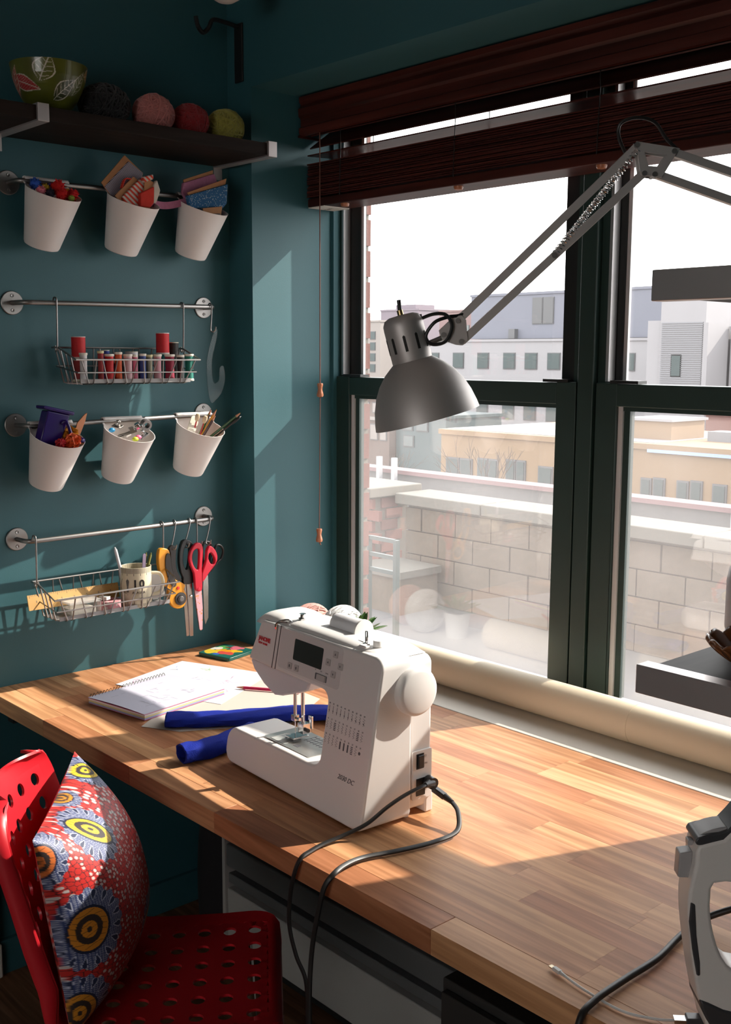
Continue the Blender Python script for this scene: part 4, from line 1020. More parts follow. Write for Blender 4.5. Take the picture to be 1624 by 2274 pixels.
# pompoms in the first top cup
M_pom = {}
def pom(c, r, col, label, seed):
    rd = random.Random(seed)
    m = mat('pom_%d_%d_%d' % tuple(int(v * 100) for v in col), col, 0.95, var=0.3, vscale=200)
    b = MB(); b.ball((0, 0, 0), r * 0.8, 12, 8)
    for _ in range(70):
        d = Vector((rd.gauss(0, 1), rd.gauss(0, 1), rd.gauss(0, 1))).normalized(); a = d.orthogonal().normalized() * r * 0.16; e = d.cross(a)
        k = len(b.v); p = d * r * 0.7; b.add([p + a, p - a * .5 + e * .8, p - a * .5 - e * .8, d * r * rd.uniform(1.0, 1.15)], [(0, 1, 3), (1, 2, 3), (2, 0, 3)])
    o = b.build('pompom', m, None, True, fix=False); o.location = c
    tag(o, label, 'pompom', 'pompoms in the top cup')
cz = 1.945
for i, (dx, dy, dz, r, col, nm) in enumerate([(-0.030, -0.034, 0.004, 0.015, (0.03, 0.10, 0.45), 'blue fluffy pompom at the wall side of the cup'), (0.012, -0.036, 0.000, 0.012, (0.75, 0.20, 0.26), 'small pink pompom below the blue one'), (-0.018, -0.012, 0.002, 0.010, (0.55, 0.35, 0.03), 'tiny mustard pompom beside the blue one'),
        (-0.012, 0.014, 0.010, 0.019, (0.62, 0.01, 0.01), 'large red pompom in the middle of the cup'), (0.030, 0.006, 0.004, 0.016, (0.60, 0.01, 0.01), 'red pompom spilling over the front of the cup rim'), (-0.012, 0.042, 0.002, 0.010, (0.70, 0.28, 0.02), 'orange pompom at the window side of the cup'),
        (0.018, 0.038, 0.004, 0.017, (0.55, 0.012, 0.015), 'dark red pompom at the window end of the cup'), (0.022, -0.018, 0.000, 0.012, (0.02, 0.015, 0.03), 'black pompom at the front of the cup'), (0.043, 0.026, 0.002, 0.009, (0.25, 0.30, 0.04), 'small olive pompom at the front rim'), (-0.042, 0.010, 0.004, 0.009, (0.05, 0.03, 0.30), 'small violet pompom behind the large red one')]):
    pom(in_cup(-0.571, 1.9745, dx, dy, dz), r, col, nm, i)

# ribbon cards in the other top cups
M_card = mat('kraft_card', (0.42, 0.19, 0.08), 0.8, var=0.15, vscale=80)
def stripes_mat(name, c1, c2, scale, ang=0.6):
    if name in MATS: return MATS[name]
    m = bpy.data.materials.new(name); m.use_nodes = True; nt = m.node_tree; p = nt.nodes['Principled BSDF']; p.inputs['Roughness'].default_value = 0.9
    tcn = nt.nodes.new('ShaderNodeTexCoord'); mp = nt.nodes.new('ShaderNodeMapping'); mp.inputs['Rotation'].default_value = (ang, 0, 0); nt.links.new(tcn.outputs['Object'], mp.inputs[0])
    wv = nt.nodes.new('ShaderNodeTexWave'); wv.bands_direction = 'Y'; wv.inputs['Scale'].default_value = scale; nt.links.new(mp.outputs[0], wv.inputs[0])
    rp = nt.nodes.new('ShaderNodeValToRGB'); rp.color_ramp.interpolation = 'CONSTANT'; rp.color_ramp.elements[0].color = (*c1, 1); rp.color_ramp.elements[1].color = (*c2, 1); rp.color_ramp.elements[1].position = 0.5
    nt.links.new(wv.outputs[0], rp.inputs[0]); nt.links.new(rp.outputs[0], p.inputs['Base Color']); MATS[name] = m
    return m
def dots_mat(name, c1, c2, scale, thr=0.25):
    if name in MATS: return MATS[name]
    m = bpy.data.materials.new(name); m.use_nodes = True; nt = m.node_tree; p = nt.nodes['Principled BSDF']; p.inputs['Roughness'].default_value = 0.9
    tcn = nt.nodes.new('ShaderNodeTexCoord'); vo = nt.nodes.new('ShaderNodeTexVoronoi'); vo.inputs['Scale'].default_value = scale; nt.links.new(tcn.outputs['Object'], vo.inputs['Vector'])
    rp = nt.nodes.new('ShaderNodeValToRGB'); rp.color_ramp.interpolation = 'CONSTANT'; rp.color_ramp.elements[0].color = (*c2, 1); rp.color_ramp.elements[1].color = (*c1, 1); rp.color_ramp.elements[1].position = thr
    nt.links.new(vo.outputs['Distance'], rp.inputs[0]); nt.links.new(rp.outputs[0], p.inputs['Base Color']); MATS[name] = m
    return m
def card(name, label, poly, x, t, wraps, loc_, group, mcard=M_card):
    """flat kraft card with fabric wound round it; wraps: list of (poly, thickness, material)"""
    o = thing(name, label, 'ribbon', loc_, 0, group)
    MB().prism(poly, x - t / 2, x + t / 2, WM).build('card', mcard, o, bevel=0.0008)
    for (pl, th, m) in wraps:
        MB().prism(pl, x - th / 2, x + th / 2, WM).build('wound_ribbon', m, o, bevel=0.003, seg=3)
    return o
G1 = 'ribbon cards in the top cups'
M_navy = stripes_mat('navy_stripe', (0.55, 0.50, 0.52), (0.07, 0.06, 0.11), 110, 0.9)
M_redpat = stripes_mat('red_white_stripe', (0.58, 0.50, 0.44), (0.62, 0.06, 0.03), 30, -0.9)
M_redplain = mat('red_cotton', (0.60, 0.035, 0.02), 0.9, var=0.15, vscale=100)
M_cream = mat('cream_cotton', (0.58, 0.50, 0.42), 0.9, var=0.15, vscale=60)
E0 = (0.0, -0.357, 1.975)
card('ribbon_card', 'kraft card wound with navy striped ribbon standing tallest in its cup', [(-0.0838, 0.0106), (-0.0173, 0.0831), (0.0337, 0.0459), (0.010, -0.04), (-0.040, -0.04)], 0.088, 0.003,
     [([(-0.0077, 0.0698), (0.0325, 0.0456), (0.005, -0.035), (-0.040, -0.038), (-0.0757, 0.0018)], 0.009, M_navy)], E0, G1)
card('ribbon_card', 'tilted kraft card wound with red and white ribbon in the middle top cup', [(-0.060, -0.0200), (-0.007, 0.0308), (0.0054, 0.0238), (0.0, -0.05), (-0.030, -0.05)], 0.110, 0.003,
     [([(0.0054, 0.0238), (0.028, 0.034), (0.040, 0.005), (0.0, -0.05), (-0.030, -0.045), (-0.0437, -0.0225)], 0.016, M_redpat)], E0, G1)
card('ribbon_card', 'kraft card wound with plain red ribbon at the front of the middle top cup', [(0.018, 0.030), (0.050, 0.018), (0.030, -0.045), (0.010, -0.045)], 0.122, 0.003,
     [([(0.0005, -0.010), (0.045, 0.012), (0.048, -0.0200), (0.030, -0.042), (0.000, -0.042)], 0.012, M_redplain), ([(0.040, 0.016), (0.0500, 0.027), (0.0590, 0.002), (0.046, -0.030), (0.038, -0.030)], 0.014, M_cream), ([(0.010, 0.030), (0.0397, 0.0395), (0.041, 0.028), (0.012, 0.016)], 0.012, M_redpat)], E0, G1)
MB().tube(smooth_path([(0.108, -0.040, 0.0), (0.108, -0.03, 0.022), (0.110, -0.015, 0.024)], 5), 1.0, 6, flat=(0.002, 0.006)).build('red_loop', M_redplain, bpy.data.objects['ribbon_card'], True)
F0 = (0.0, -0.15, 1.965)
M_pinkrib = mat('pink_mesh_ribbon', (0.42, 0.15, 0.25), 0.85, var=0.2, vscale=150)
pk = card('ribbon_card', 'kraft card wound with pink mesh ribbon behind the blue dotted card', [(-0.0545, 0.0529), (0.0386, 0.087), (0.036, -0.02), (-0.025, -0.04)], 0.086, 0.003,
          [([(-0.056, 0.045), (0.040, 0.078), (0.0492, 0.0589), (0.036, -0.01), (-0.025, -0.03), (-0.0600, 0.0193)], 0.011, M_pinkrib)], F0, G1)
MB().grid(lambda u, v: (0.098 - 0.01 * math.sin(u * PI), -0.165 + u * 0.115, -0.022 + u * 0.012 - 0.010 * math.sin(u * PI) + v * 0.018), 14, 3).build('loose_end', M_pinkrib, pk, True)
card('ribbon_card', 'kraft card wound with blue dotted ribbon standing in the last top cup', [(-0.060, 0.0172), (0.0632, 0.0656), (0.040, -0.03), (-0.020, -0.04)], 0.112, 0.003,
     [([(-0.0629, 0.0092), (0.0642, 0.0516), (0.0600, 0.0014), (0.030, -0.030), (-0.025, -0.034), (-0.055, -0.0186)], 0.014, dots_mat('blue_dot_cotton', (0.02, 0.10, 0.22), (0.5, 0.5, 0.48), 260))], F0, G1)
card('ribbon_card', 'small bare kraft card at the front of the last top cup', [(-0.026, -0.020), (0.036, -0.010), (0.030, -0.04), (-0.02, -0.04)], 0.130, 0.003, [([(-0.022, -0.034), (0.030, -0.028), (0.026, -0.042), (-0.018, -0.042)], 0.008, mat('grey_tweed', (0.2, 0.18, 0.17), 0.95, var=0.6, vscale=300))], F0, G1)

# purple ribboner and spatula in the cup
pu = wobj('crank_tool', 'translucent purple plastic crank tool standing in its cup', 'tool', (0.09, -0.58, 1.40))
M_pur = clear_mat('purple_acrylic', tint=(0.25, 0.15, 0.6), body=0.75, color=(0.03, 0.012, 0.13), rough=0.12)
MB().prism([(-0.0302, 0.0383), (0.0285, 0.0255), (-0.0017, -0.0458), (-0.012, -0.075), (-0.045, -0.07), (-0.0515, -0.034)], -0.018, 0.018, WM).build('body', M_pur, pu, bevel=0.004)
MB().prism([(-0.0411, 0.0505), (0.0377, 0.0323), (0.0345, 0.0236), (-0.0413, 0.0419)], -0.024, 0.024, WM).build('flange', M_pur, pu, bevel=0.003)
MB().tube(smooth_path([(0.02, 0.004, 0.006), (0.026, 0.0127, 0.0096), (0.03, 0.022, -0.02), (0.031, 0.0271, -0.0346), (0.034, 0.034, -0.0367)], 6), 0.0042, 10).build('crank_arm', M_pur, pu, True)
MB().ball((0.034, 0.045, -0.036), (0.007, 0.012, 0.007), 14, 10).build('crank_knob', M_pur, pu, True)
sp_ = wobj('wood_stick', 'flat orange wooden stick leaning in the purple tool cup', 'stick', (0.10, -0.58, 1.40))
MB().prism([(0.0754, 0.0288), (0.0694, 0.0263), (0.0478, 0.0053), (0.030, -0.0468), (0.020, -0.085), (0.035, -0.085), (0.053, -0.0266), (0.0687, 0.0073)], 0.0, 0.004, WM).build('blade', mat('orange_wood', (0.55, 0.22, 0.10), 0.6), sp_, bevel=0.0008)
rd = random.Random(5)
for i, (dx, dy, dz, r, col, lab) in enumerate([(-0.005, 0.034, 0.004, 0.019, (0.70, 0.30, 0.02), 'orange yellow bunched ribbon in the purple tool cup'), (0.030, 0.024, 0.000, 0.019, (0.70, 0.10, 0.02), 'bright orange bunched ribbon at the rim of the purple tool cup'), (0.036, -0.008, -0.002, 0.010, (0.5, 0.02, 0.03), 'small red ribbon scrap beside the orange ribbons')]):
    b = MB()
    for k in range(16):
        d = Vector((rd.gauss(0, 1), rd.gauss(0, 1), rd.gauss(0, 1))).normalized(); a = d.orthogonal().normalized(); e = d.cross(a); ph = rd.uniform(0, 6)
        pts = [(a * math.cos(ph + t * .5) + e * math.sin(ph + t * .5)) * r * rd.uniform(.7, 1.05) + d * r * .25 for t in range(10)]
        b.tube(pts, 1.0, 6, flat=(0.0045, 0.0008))
    o = b.build('bunched_ribbon', mat('ribbon_%d' % i, col, 0.6), None, True, fix=False); o.location = in_cup(-0.582, 1.4005, dx, dy, dz)
    tag(o, label=lab, cat='ribbon')
MB  # metal presser feet in the second cup
M_dsteel = mat('dark_tool_steel', (0.30, 0.28, 0.26), 0.35, 0.9)
def pf(loc_, rot, col, lab, kind):
    t = wobj('presser_foot_part', lab, 'metal part', in_cup(-0.385, 1.4045, *loc_), 'metal sewing feet in the cup'); t.rotation_euler = rot
    m = M_dsteel if col == 0 else M_chrome
    if kind == 0:
        MB().box(-0.024, 0.024, -0.006, 0.006, -0.003, 0.003).build('bar', m, t, bevel=0.001); MB().box(0.006, 0.018, -0.009, 0.009, 0.003, 0.012).build('clip', m, t, bevel=0.001)
        MB().box(-0.026, -0.012, -0.010, 0.010, -0.006, 0.0).build('base', m, t, bevel=0.001)
    else:
        MB().box(-0.017, 0.010, -0.008, 0.008, 0, 0.003).build('sole', m, t, bevel=0.001); MB().box(-0.004, 0.004, -0.004, 0.004, 0.003, 0.018).build('shank', m, t, bevel=0.001)
        MB().tube([(0, -0.008, 0.012), (0, 0.008, 0.012)], 0.003, 8).build('pin', m, t, True)
pf((0.005, 0.010, 0.006), (0.3, -0.5, 0.9), 1, 'long chrome sewing foot lying across the cup', 0)
pf((0.020, -0.016, 0.002), (0.1, -0.3, 1.2), 0, 'dark steel bar foot at the front of the cup', 0)
pf((-0.012, -0.026, 0.004), (0.4, 0.2, 0.4), 0, 'dark sewing foot standing at the wall side of the cup', 1)
pf((0.030, 0.028, 0.002), (0.2, -0.6, 1.5), 1, 'short chrome sewing foot at the window side of the cup', 1)
o = MB().lathe([(0.008, -0.006), (0.014, -0.006), (0.0145, 0.0), (0.014, 0.010), (0.008, 0.010), (0.008, -0.006)], 24, frameM(in_cup(-0.385, 1.4045, -0.014, 0.050, 0.014), (0.3, 0, 0.95), (0.0, 1, 0), (0.95, -0.1, -0.3))).build('metal_ring', mat('grey_cap', (0.25, 0.23, 0.23), 0.4, 0.5), None, True)
tag(o, 'grey round cap resting above the metal feet cup', 'cap')
for i, (dx, dy, dz, col, nm) in enumerate([(0.000, -0.050, 0.000, (0.02, 0.22, 0.45), 'blue bead at the wall side of the feet cup'), (0.048, -0.008, 0.000, (0.55, 0.62, 0.05), 'lime green bead at the rim of the feet cup'), (0.040, 0.004, 0.002, (0.75, 0.15, 0.30), 'pink bead beside the lime one')]):
    o = MB().ball((0, 0, 0), (0.006, 0.009, 0.006), 12, 8).build('bead', mat('bead_%d' % i, col, 0.4), None, True); o.location = in_cup(-0.385, 1.4045, dx, dy, dz); tag(o, nm, 'bead')

# pencils and brushes in the last cup
def pencil(p, q, col, lab, kind='pencil', r=0.0035):
    p = Vector(p); q = Vector(q); d = (q - p); L = d.length; d.normalize(); a = d.orthogonal().normalized(); t = wobj(kind, lab, kind, p, 'pencils in the hanging cup' if kind == 'pencil' else None)
    Mq = frameM((0, 0, 0), a, d.cross(a), d); m = mat('paint_%d_%d_%d' % tuple(int(v * 100) for v in col), col, 0.35)
    if kind == 'pencil':
        MB().lathe([(0, 0), (r, 0), (r, L - 0.018), (0, L - 0.018)], 6, Mq).build('barrel', m, t)
        MB().lathe([(r, L - 0.018), (r * 0.35, L - 0.004), (0, L - 0.004)], 12, Mq).build('sharpened_wood', mat('cut_wood', (0.55, 0.25, 0.15), 0.7), t, True)
        MB().lathe([(r * 0.36, L - 0.0042), (0.0, L)], 8, Mq).build('lead', m, t)
    elif kind == 'brush':
        MB().lathe([(0, 0), (r, 0), (r * .8, L * .8), (r * .7, L * .8), (0, L * .8)], 10, Mq).build('handle', m, t, True)
        MB().lathe([(r * .8, L * .8), (r * 1.5, L * .88), (r * 1.1, L * .96), (0, L)], 10, Mq).build('bristles', M_black, t, True)
    elif kind in ('pen', 'stub'):
        MB().lathe([(0, 0), (r, 0), (r, L - 0.004), (r * .7, L), (0, L)], 10, Mq).build('barrel', m, t, True)
        MB().lathe([(0, L), (r * .5, L), (r * .45, L + 0.004), (0, L + 0.005)], 10, Mq).build('end_cap', m, t, True)
    else:
        MB().lathe([(0, 0), (r * .6, 0), (r * .6, L - 0.02), (0, L - 0.02)], 8, Mq).build('stick', m, t, True)
        MB().lathe([(r * .6, L - 0.022), (r * 1.5, L - 0.018), (r * 1.9, L - 0.008), (r * 1.2, L - 0.001), (0, L)], 10, Mq).build('sponge_tip', mat('sponge', (0.62, 0.47, 0.32), 0.9), t, True)
PB = (0.105, -0.172, 1.290)
pencil(in_cup(-0.17, 1.4085, 0.012, -0.02, -0.10), (0.120, -0.192, 1.418), (0.35, 0.02, 0.03), 'dark red sponge tipped stick leaning left in the pencil cup', 'applicator')
pencil(in_cup(-0.17, 1.4085, 0.016, -0.008, -0.10), (0.130, -0.174, 1.412), (0.35, 0.02, 0.03), 'dark red sponge tipped stick beside the pencils', 'applicator')
pencil(in_cup(-0.17, 1.4085, -0.006, 0, -0.10), (0.118, -0.148, 1.430), (0.02, 0.02, 0.02), 'black barrelled pencil standing tallest in the cup')
pencil(in_cup(-0.17, 1.4085, 0.002, -0.01, -0.10), (0.130, -0.140, 1.428), (0.65, 0.30, 0.02), 'yellow pencil in the middle of the cup')
pencil(in_cup(-0.17, 1.4085, 0.01, -0.014, -0.10), (0.135, -0.146, 1.415), (0.05, 0.02, 0.02), 'dark brown pencil leaning to the window')
pencil(in_cup(-0.17, 1.4085, -0.012, 0.004, -0.10), (0.115, -0.156, 1.416), (0.05, 0.28, 0.05), 'short green pencil behind the yellow one')
pencil(in_cup(-0.17, 1.4085, -0.01, 0.01, -0.10), (0.118, -0.140, 1.415), (0.60, 0.06, 0.02), 'orange red pencil behind the yellow one')
pencil(in_cup(-0.17, 1.4085, -0.004, -0.022, -0.10), (0.165, -0.085, 1.420), (0.03, 0.09, 0.02), 'long dark green pencil leaning far out of the cup')
pencil(in_cup(-0.17, 1.4085, 0.006, -0.02, -0.10), (0.165, -0.085, 1.410), (0.03, 0.02, 0.015), 'dark paint brush leaning low out of the cup', 'brush', 0.003)
o = MB().prism(rrect(-0.012, 0.012, -0.025, 0.03, 0.010), -0.002, 0.002, WM).build('plastic_tag', mat('cream_plastic', (0.6, 0.55, 0.45), 0.5), None, bevel=0.0005); o.location = in_cup(-0.17, 1.4085, 0.004, -0.028, 0.0); o.rotation_euler = (-0.5, -0.25, 0)
tag(o, 'cream plastic tab leaning at the wall side of the pencil cup', 'tab')
#@@BASKETS
# ------------------------------------------------------------------ wire baskets
def make_basket(loc_, label):
    """origin at the rail bar above the basket's middle"""
    t = thing('wire_basket', label, 'basket', loc_, 0, 'wire baskets hung on the rails')
    R = 0.0021; hy = 0.18
    zb, zf, zm, zo = -0.110, -0.139, -0.170, -0.198
    yb = 0.178; yf = 0.176; yo = 0.160
    xb, xf, xo = -0.028, 0.090, 0.076
    rim = [(xb, -yb, zb), (0.0, -yb, zb), (0.012, -yb, zb - 0.002), (xf, -yf, zf), (xf, yf, zf), (0.012, yb, zb - 0.002), (0.0, yb, zb), (xb, yb, zb)]
    MB().tube(rim, R * 1.15, 8, closed=True).build('rim_wire', M_steel, t, True)
    MB().tube([(xb + 0.004, -yb + 0.008, zm + 0.015), (xf - 0.007, -yf + 0.008, zm), (xf - 0.007, yf - 0.008, zm), (xb + 0.004, yb - 0.008, zm + 0.015)], R * 0.9, 6, closed=True).build('middle_wire', M_steel, t, True)
    for k in range(12):
        s = -1 + 2 * (k + 0.5) / 12; d = 0.006 * (1 if k % 2 else -1)
        y0 = s * (yf - 0.006) + d; y1 = s * (yo - 0.004) - d
        MB().tube([(xb, y0, zb), (xb + 0.006, y1, zo + 0.004), (xb + 0.012, y1, zo), (xo - 0.006, y1, zo), (xo, y1, zo + 0.003), (xf, y0, zf)], R * 0.85, 6).build('rib_wire', M_steel, t, True)
    for sgn in (-1, 1):
        for k in range(4):
            x = xb + (xf - xb) * (k + 0.7) / 4.6; x2 = xb + 0.012 + (xo - xb - 0.018) * (k + 0.5) / 4
            zt = zb if x < 0.012 else zb + (zf - zb) * (x - 0.012) / (xf - 0.012)
            MB().tube([(x, sgn * yb, zt), (x2, sgn * yo, zo + 0.003), (x2, sgn * (yo - 0.015), zo)], R * 0.85, 6).build('side_wire', M_steel, t, True)
    MB().box(xb + 0.012, xo - 0.004, -yo + 0.004, yo - 0.004, zo + 0.002, zo + 0.004).build('tray', mat('grey_tray', (0.30, 0.285, 0.28), 0.5), t)
    MB().box(xo - 0.004, xo - 0.0025, -yo + 0.004, yo - 0.004, zo + 0.002, zo + 0.012).build('tray_lip', mat('grey_tray', (0.30, 0.285, 0.28), 0.5), t)
    for y in (-hy, hy):
        h = [(-0.0075, y, -0.004), (-0.0085, y, 0.002), (-0.005, y, 0.0085), (0.0, y, 0.0095), (0.005, y, 0.0085), (0.0088, y, 0.003), (0.0085, y, -0.03), (0.006, y, zb + 0.012), (0.003, y, zb - 0.006), (-0.004, y, zb - 0.008), (-0.006, y, zb + 0.004)]
        MB().tube(smooth_path(h, 4), R, 8).build('hanger', M_steel, t, True)
    return t
b2 = make_basket((BX, -0.379, 1.6975), 'steel wire basket full of thread spools on the second rail')
b4 = make_basket((BX, -0.455, 1.1215), 'steel wire basket with the measuring mug on the lowest rail')

# thread spools: (y, height above tray, radius, height, colour, x, description, style)
M_spl = mat('spool_plastic', (0.72, 0.66, 0.50), 0.5)
M_splc = clear_mat('clear_spool_plastic', body=0.35, color=(0.75, 0.72, 0.66))
def spool_thing(y, x, z, r, h, col, lab, style=0, cap=(0.72, 0.66, 0.50)):
    t = thing('thread_spool', lab, 'thread spool', (x, y, z), 0, 'thread spools in the basket')
    mt = mat('thread_%d_%d_%d' % tuple(int(v * 200) for v in col), col, 0.6, bump=0.35, bscale=300, stretch=(0.3, 0.3, 6), var=0.08, vscale=60)
    mc_ = mat('cap_%d_%d_%d' % tuple(int(v * 100) for v in cap), cap, 0.5)
    if style == 0:      # small domestic reel with flared ends
        MB().lathe([(0.0, 0.006), (r * .86, 0.006), (r * .80, h * .5), (r * .86, h - 0.006), (0.0, h - 0.006)], 20).build('thread', mt, t, True)
        MB().lathe([(0.0, 0.0), (r * .95, 0.0), (r, 0.002), (r * .9, 0.006), (0.0, 0.006)], 20).build('base_cap', mc_, t, True)
        MB().lathe([(0.0, h - 0.006), (r * .9, h - 0.006), (r, h - 0.003), (r * .95, h), (r * .4, h), (r * .35, h - 0.002), (0.0, h - 0.002)], 20).build('top_cap', mc_, t, True)
    else:               # straight cylinder, thin flanges
        MB().lathe([(0.0, 0.002), (r * .97, 0.002), (r * .97, h - 0.002), (0.0, h - 0.002)], 24).build('thread', mt, t, True)
        MB().lathe([(0.0, 0.0), (r, 0.0), (r, 0.002), (0.0, 0.002)], 24).build('base_cap', mc_, t, True)
        MB().lathe([(0.0, h - 0.002), (r, h - 0.002), (r, h), (r * .3, h), (0.0, h - 0.001)], 24).build('top_cap', mc_, t, True)
ZB2 = 1.6975 - 0.198 + 0.0045
XF = 0.120
def sy(cx): return -0.5425 + (cx - 355) * 0.000512 + 0.0   # along the basket
rowf = [(450, 27, 0.058, (0.70, 0.66, 0.66), 'white thread spool at the wall end of the front row'), (556, 21, 0.062, (0.30, 0.02, 0.02), 'slim dark red spool left of the bright red one'), (609, 33, 0.056, (0.55, 0.012, 0.015), 'bright red spool in the front row of the basket'),
        (667, 26, 0.060, (0.60, 0.09, 0.02), 'orange red spool next to the bright red one'), (727, 32, 0.056, (0.66, 0.42, 0.44), 'very pale pink spool in the middle of the front row'), (773, 19, 0.055, (0.62, 0.14, 0.22), 'slim rose pink spool in the front row'),
        (823, 26, 0.057, (0.03, 0.06, 0.24), 'navy blue spool in the front row'), (868, 22, 0.055, (0.30, 0.28, 0.20), 'greenish grey spool beside the navy one'), (921, 30, 0.056, (0.62, 0.30, 0.34), 'light pink spool in the window half of the front row'),
        (1004, 36, 0.056, (0.28, 0.01, 0.04), 'wine red spool in the window half of the front row'), (1078, 27, 0.055, (0.015, 0.014, 0.014), 'black spool in the front row beside the teal one'), (1138, 33, 0.057, (0.01, 0.20, 0.15), 'teal green spool at the window end of the front row')]
for cx_, w2, h_, col, lab in rowf:
    y_ = -0.5165 + (cx_ - 450) * 0.000440
    spool_thing(y_, XF - 0.006, ZB2, w2 * 0.00036 + 0.0008, h_ * 1.22, col, lab, 0, (0.62, 0.55, 0.30) if cx_ in (556, 868) else (0.70, 0.64, 0.55))
backrow = [(-0.500, 0.060, 0.0165, 0.058, (0.30, 0.02, 0.02), 'dark red spool under the tall red cone at the wall end', 0), (-0.440, 0.085, 0.0100, 0.078, (0.02, 0.05, 0.30), 'tall slim royal blue spool', 1), (-0.395, 0.050, 0.015, 0.05, (0.12, 0.03, 0.08), 'plum spool in the back row', 0),
           (-0.352, 0.060, 0.0165, 0.075, (0.72, 0.68, 0.70), 'white spool standing above the middle of the basket', 1), (-0.310, 0.055, 0.018, 0.062, (0.01, 0.01, 0.012), 'black spool lying low in the back row', 1), (-0.264, 0.068, 0.0175, 0.070, (0.01, 0.17, 0.17), 'dark teal spool under the tall red one', 1),
           (-0.224, 0.056, 0.014, 0.10, (0.02, 0.016, 0.015), 'tall black spool beside the tall red one', 1)]
for y_, x_, r_s, h_, col, lab, st in backrow: spool_thing(y_, x_, ZB2, r_s, h_, col, lab, st)
spool_thing(-0.500, 0.060, ZB2 + 0.0585, 0.0175, 0.052, (0.55, 0.010, 0.015), 'tall red cone standing highest at the wall end of the basket', 1, (0.6, 0.5, 0.48))
spool_thing(-0.264, 0.068, ZB2 + 0.0705, 0.0175, 0.053, (0.58, 0.010, 0.015), 'large red spool standing highest at the window half of the basket', 1, (0.7, 0.6, 0.58))

# contents of the lower basket
ZB4 = 1.1215 - 0.198 + 0.0045
mug = thing('measuring_mug', 'cream mug printed like a tape measure with number ten', 'mug', (0.098, -0.378, ZB4))
def mug_pos(U, V):
    a = U * 2 * PI; z = np.clip(V, 0, 1) * 0.102; r = 0.040 + 0 * V
    r = np.where(V < 0.02, r - 0.002, r)
    return np.stack([r * np.cos(a), r * np.sin(a), z], -1)
def mug_col(U, V):
    A = np.where(U > 0.5, U - 1, U) * 360.0; Z = V
    C = np.ones(U.shape + (3,)) * np.array([0.66, 0.58, 0.42])
    tick = (np.abs(((A / 5.0) % 1) - 0.5) < 0.17)
    big = (np.abs(((A / 25.0) % 1) - 0.5) < 0.035)
    C[(tick & ((Z > 0.86) | (Z < 0.10))) | (big & ((Z > 0.80) | (Z < 0.16)))] = (0.05, 0.045, 0.04)
    # small drawn dress form and scissors
    d = ((A + 62) / 9) ** 2 + ((Z - 0.55) / 0.17) ** 2; w = ((A + 62) / 5) ** 2 + ((Z - 0.42) / 0.05) ** 2
    C[(d < 1) & (np.abs(A + 62) < 3 + 22 * np.abs(Z - 0.50))] = (0.08, 0.075, 0.07)
    C[(np.abs(A + 62) < 0.8) & (Z > 0.30) & (Z < 0.75)] = (0.05, 0.05, 0.05)
    for s in (-1, 1): C[(np.abs((A + 98) - s * (Z - 0.52) * 46) < 1.6) & (Z > 0.40) & (Z < 0.72)] = (0.06, 0.05, 0.05)
    return C
mb_ = attr_mesh('mug_body', mug_pos, mug_col, 360, 90, mat('mug_print', attr='print', rough=0.3), mug, solid=0.003)
MB().lathe([(0.0, 0.0), (0.039, 0.0), (0.039, 0.003), (0.0, 0.003)], 32).build('mug_base', mat('cream_glaze', (0.66, 0.58, 0.42), 0.3), mug, True)
def round_text(body, size, ang, z, parent, r=0.0402, bold=0.0):
    for i, ch in enumerate(body):
        a = math.radians(ang + i * size * 0.62 / r * 57.3)
        nx = Vector((math.cos(a), math.sin(a), 0)); tx = Vector((-math.sin(a), math.cos(a), 0))
        text_mesh('numeral' if ch.isdigit() else 'letter', ch, size, M_black, parent, frameM(nx * r + Vector((0, 0, z)), tx, (0, 0, 1), nx), 0.0006, bold, align='CENTER')
round_text('10', 0.028, -33, 0.052, mug, 0.0400, 0.0010)
round_text('HERE', 0.009, -92, 0.036, mug, 0.0400)
round_text('ALASKA', 0.009, -40, 0.036, mug, 0.0400)
hd = [(0.0385 * math.cos(math.radians(62)), 0.0385 * math.sin(math.radians(62)), 0.080)]
MB().tube(smooth_path([(0.018, 0.036, 0.082), (0.026, 0.056, 0.078), (0.029, 0.064, 0.055), (0.026, 0.056, 0.030), (0.018, 0.036, 0.024)], 6), 0.0045, 10).build('handle', mat('cream_glaze', (0.66, 0.58, 0.42), 0.3), mug, True)
pencil((0.095, -0.398, ZB4 + 0.006), (0.085, -0.428, ZB4 + 0.150), (0.6, 0.58, 0.6), 'clear plastic pen leaning to the wall in the measuring mug', 'pen', 0.0045)
o = MB().prism(rrect(-0.0045, 0.0045, -0.065, 0.065, 0.004), -0.0008, 0.0008, WM).build('nail_file', mat('purple_grey_file', (0.24, 0.18, 0.26), 0.4, 0.3), None); o.location = (0.133, -0.362, ZB4 + 0.074); o.rotation_euler = (-0.06, 0.02, 0)
tag(o, 'purple grey nail file standing at the front of the mug', 'nail file')
o.location = (0.126, -0.372, ZB4 + 0.072)
for k, (yy, lab) in enumerate(((-0.352, 'olive green pencil stub leaning at the window side of the mug'), (-0.343, 'second olive pencil stub behind the first in the mug'))):
    pencil((0.095 + k * 0.006, -0.372, ZB4 + 0.006), (0.098 + k * 0.008, yy + 0.006, ZB4 + 0.128), (0.16, 0.15, 0.03), lab, 'stub', 0.0038)
ruler = thing('wooden_ruler', 'yellow wooden ruler leaning at the back of the lower basket', 'ruler', (0.055, -0.53, ZB4 + 0.036))
rm = MB().box(-0.0015, 0.0015, -0.125, 0.125, -0.019, 0.019).build('blade', mat('boxwood', (0.62, 0.36, 0.12), 0.5, var=0.12, vscale=8), ruler); 
tk = MB()
for i in range(48): tk.box(0.0015, 0.0018, -0.120 + i * 0.005, -0.1195 + i * 0.005, 0.019 - (0.008 if i % 5 == 0 else 0.004), 0.019)
tk.build('graduations', M_ink, ruler)
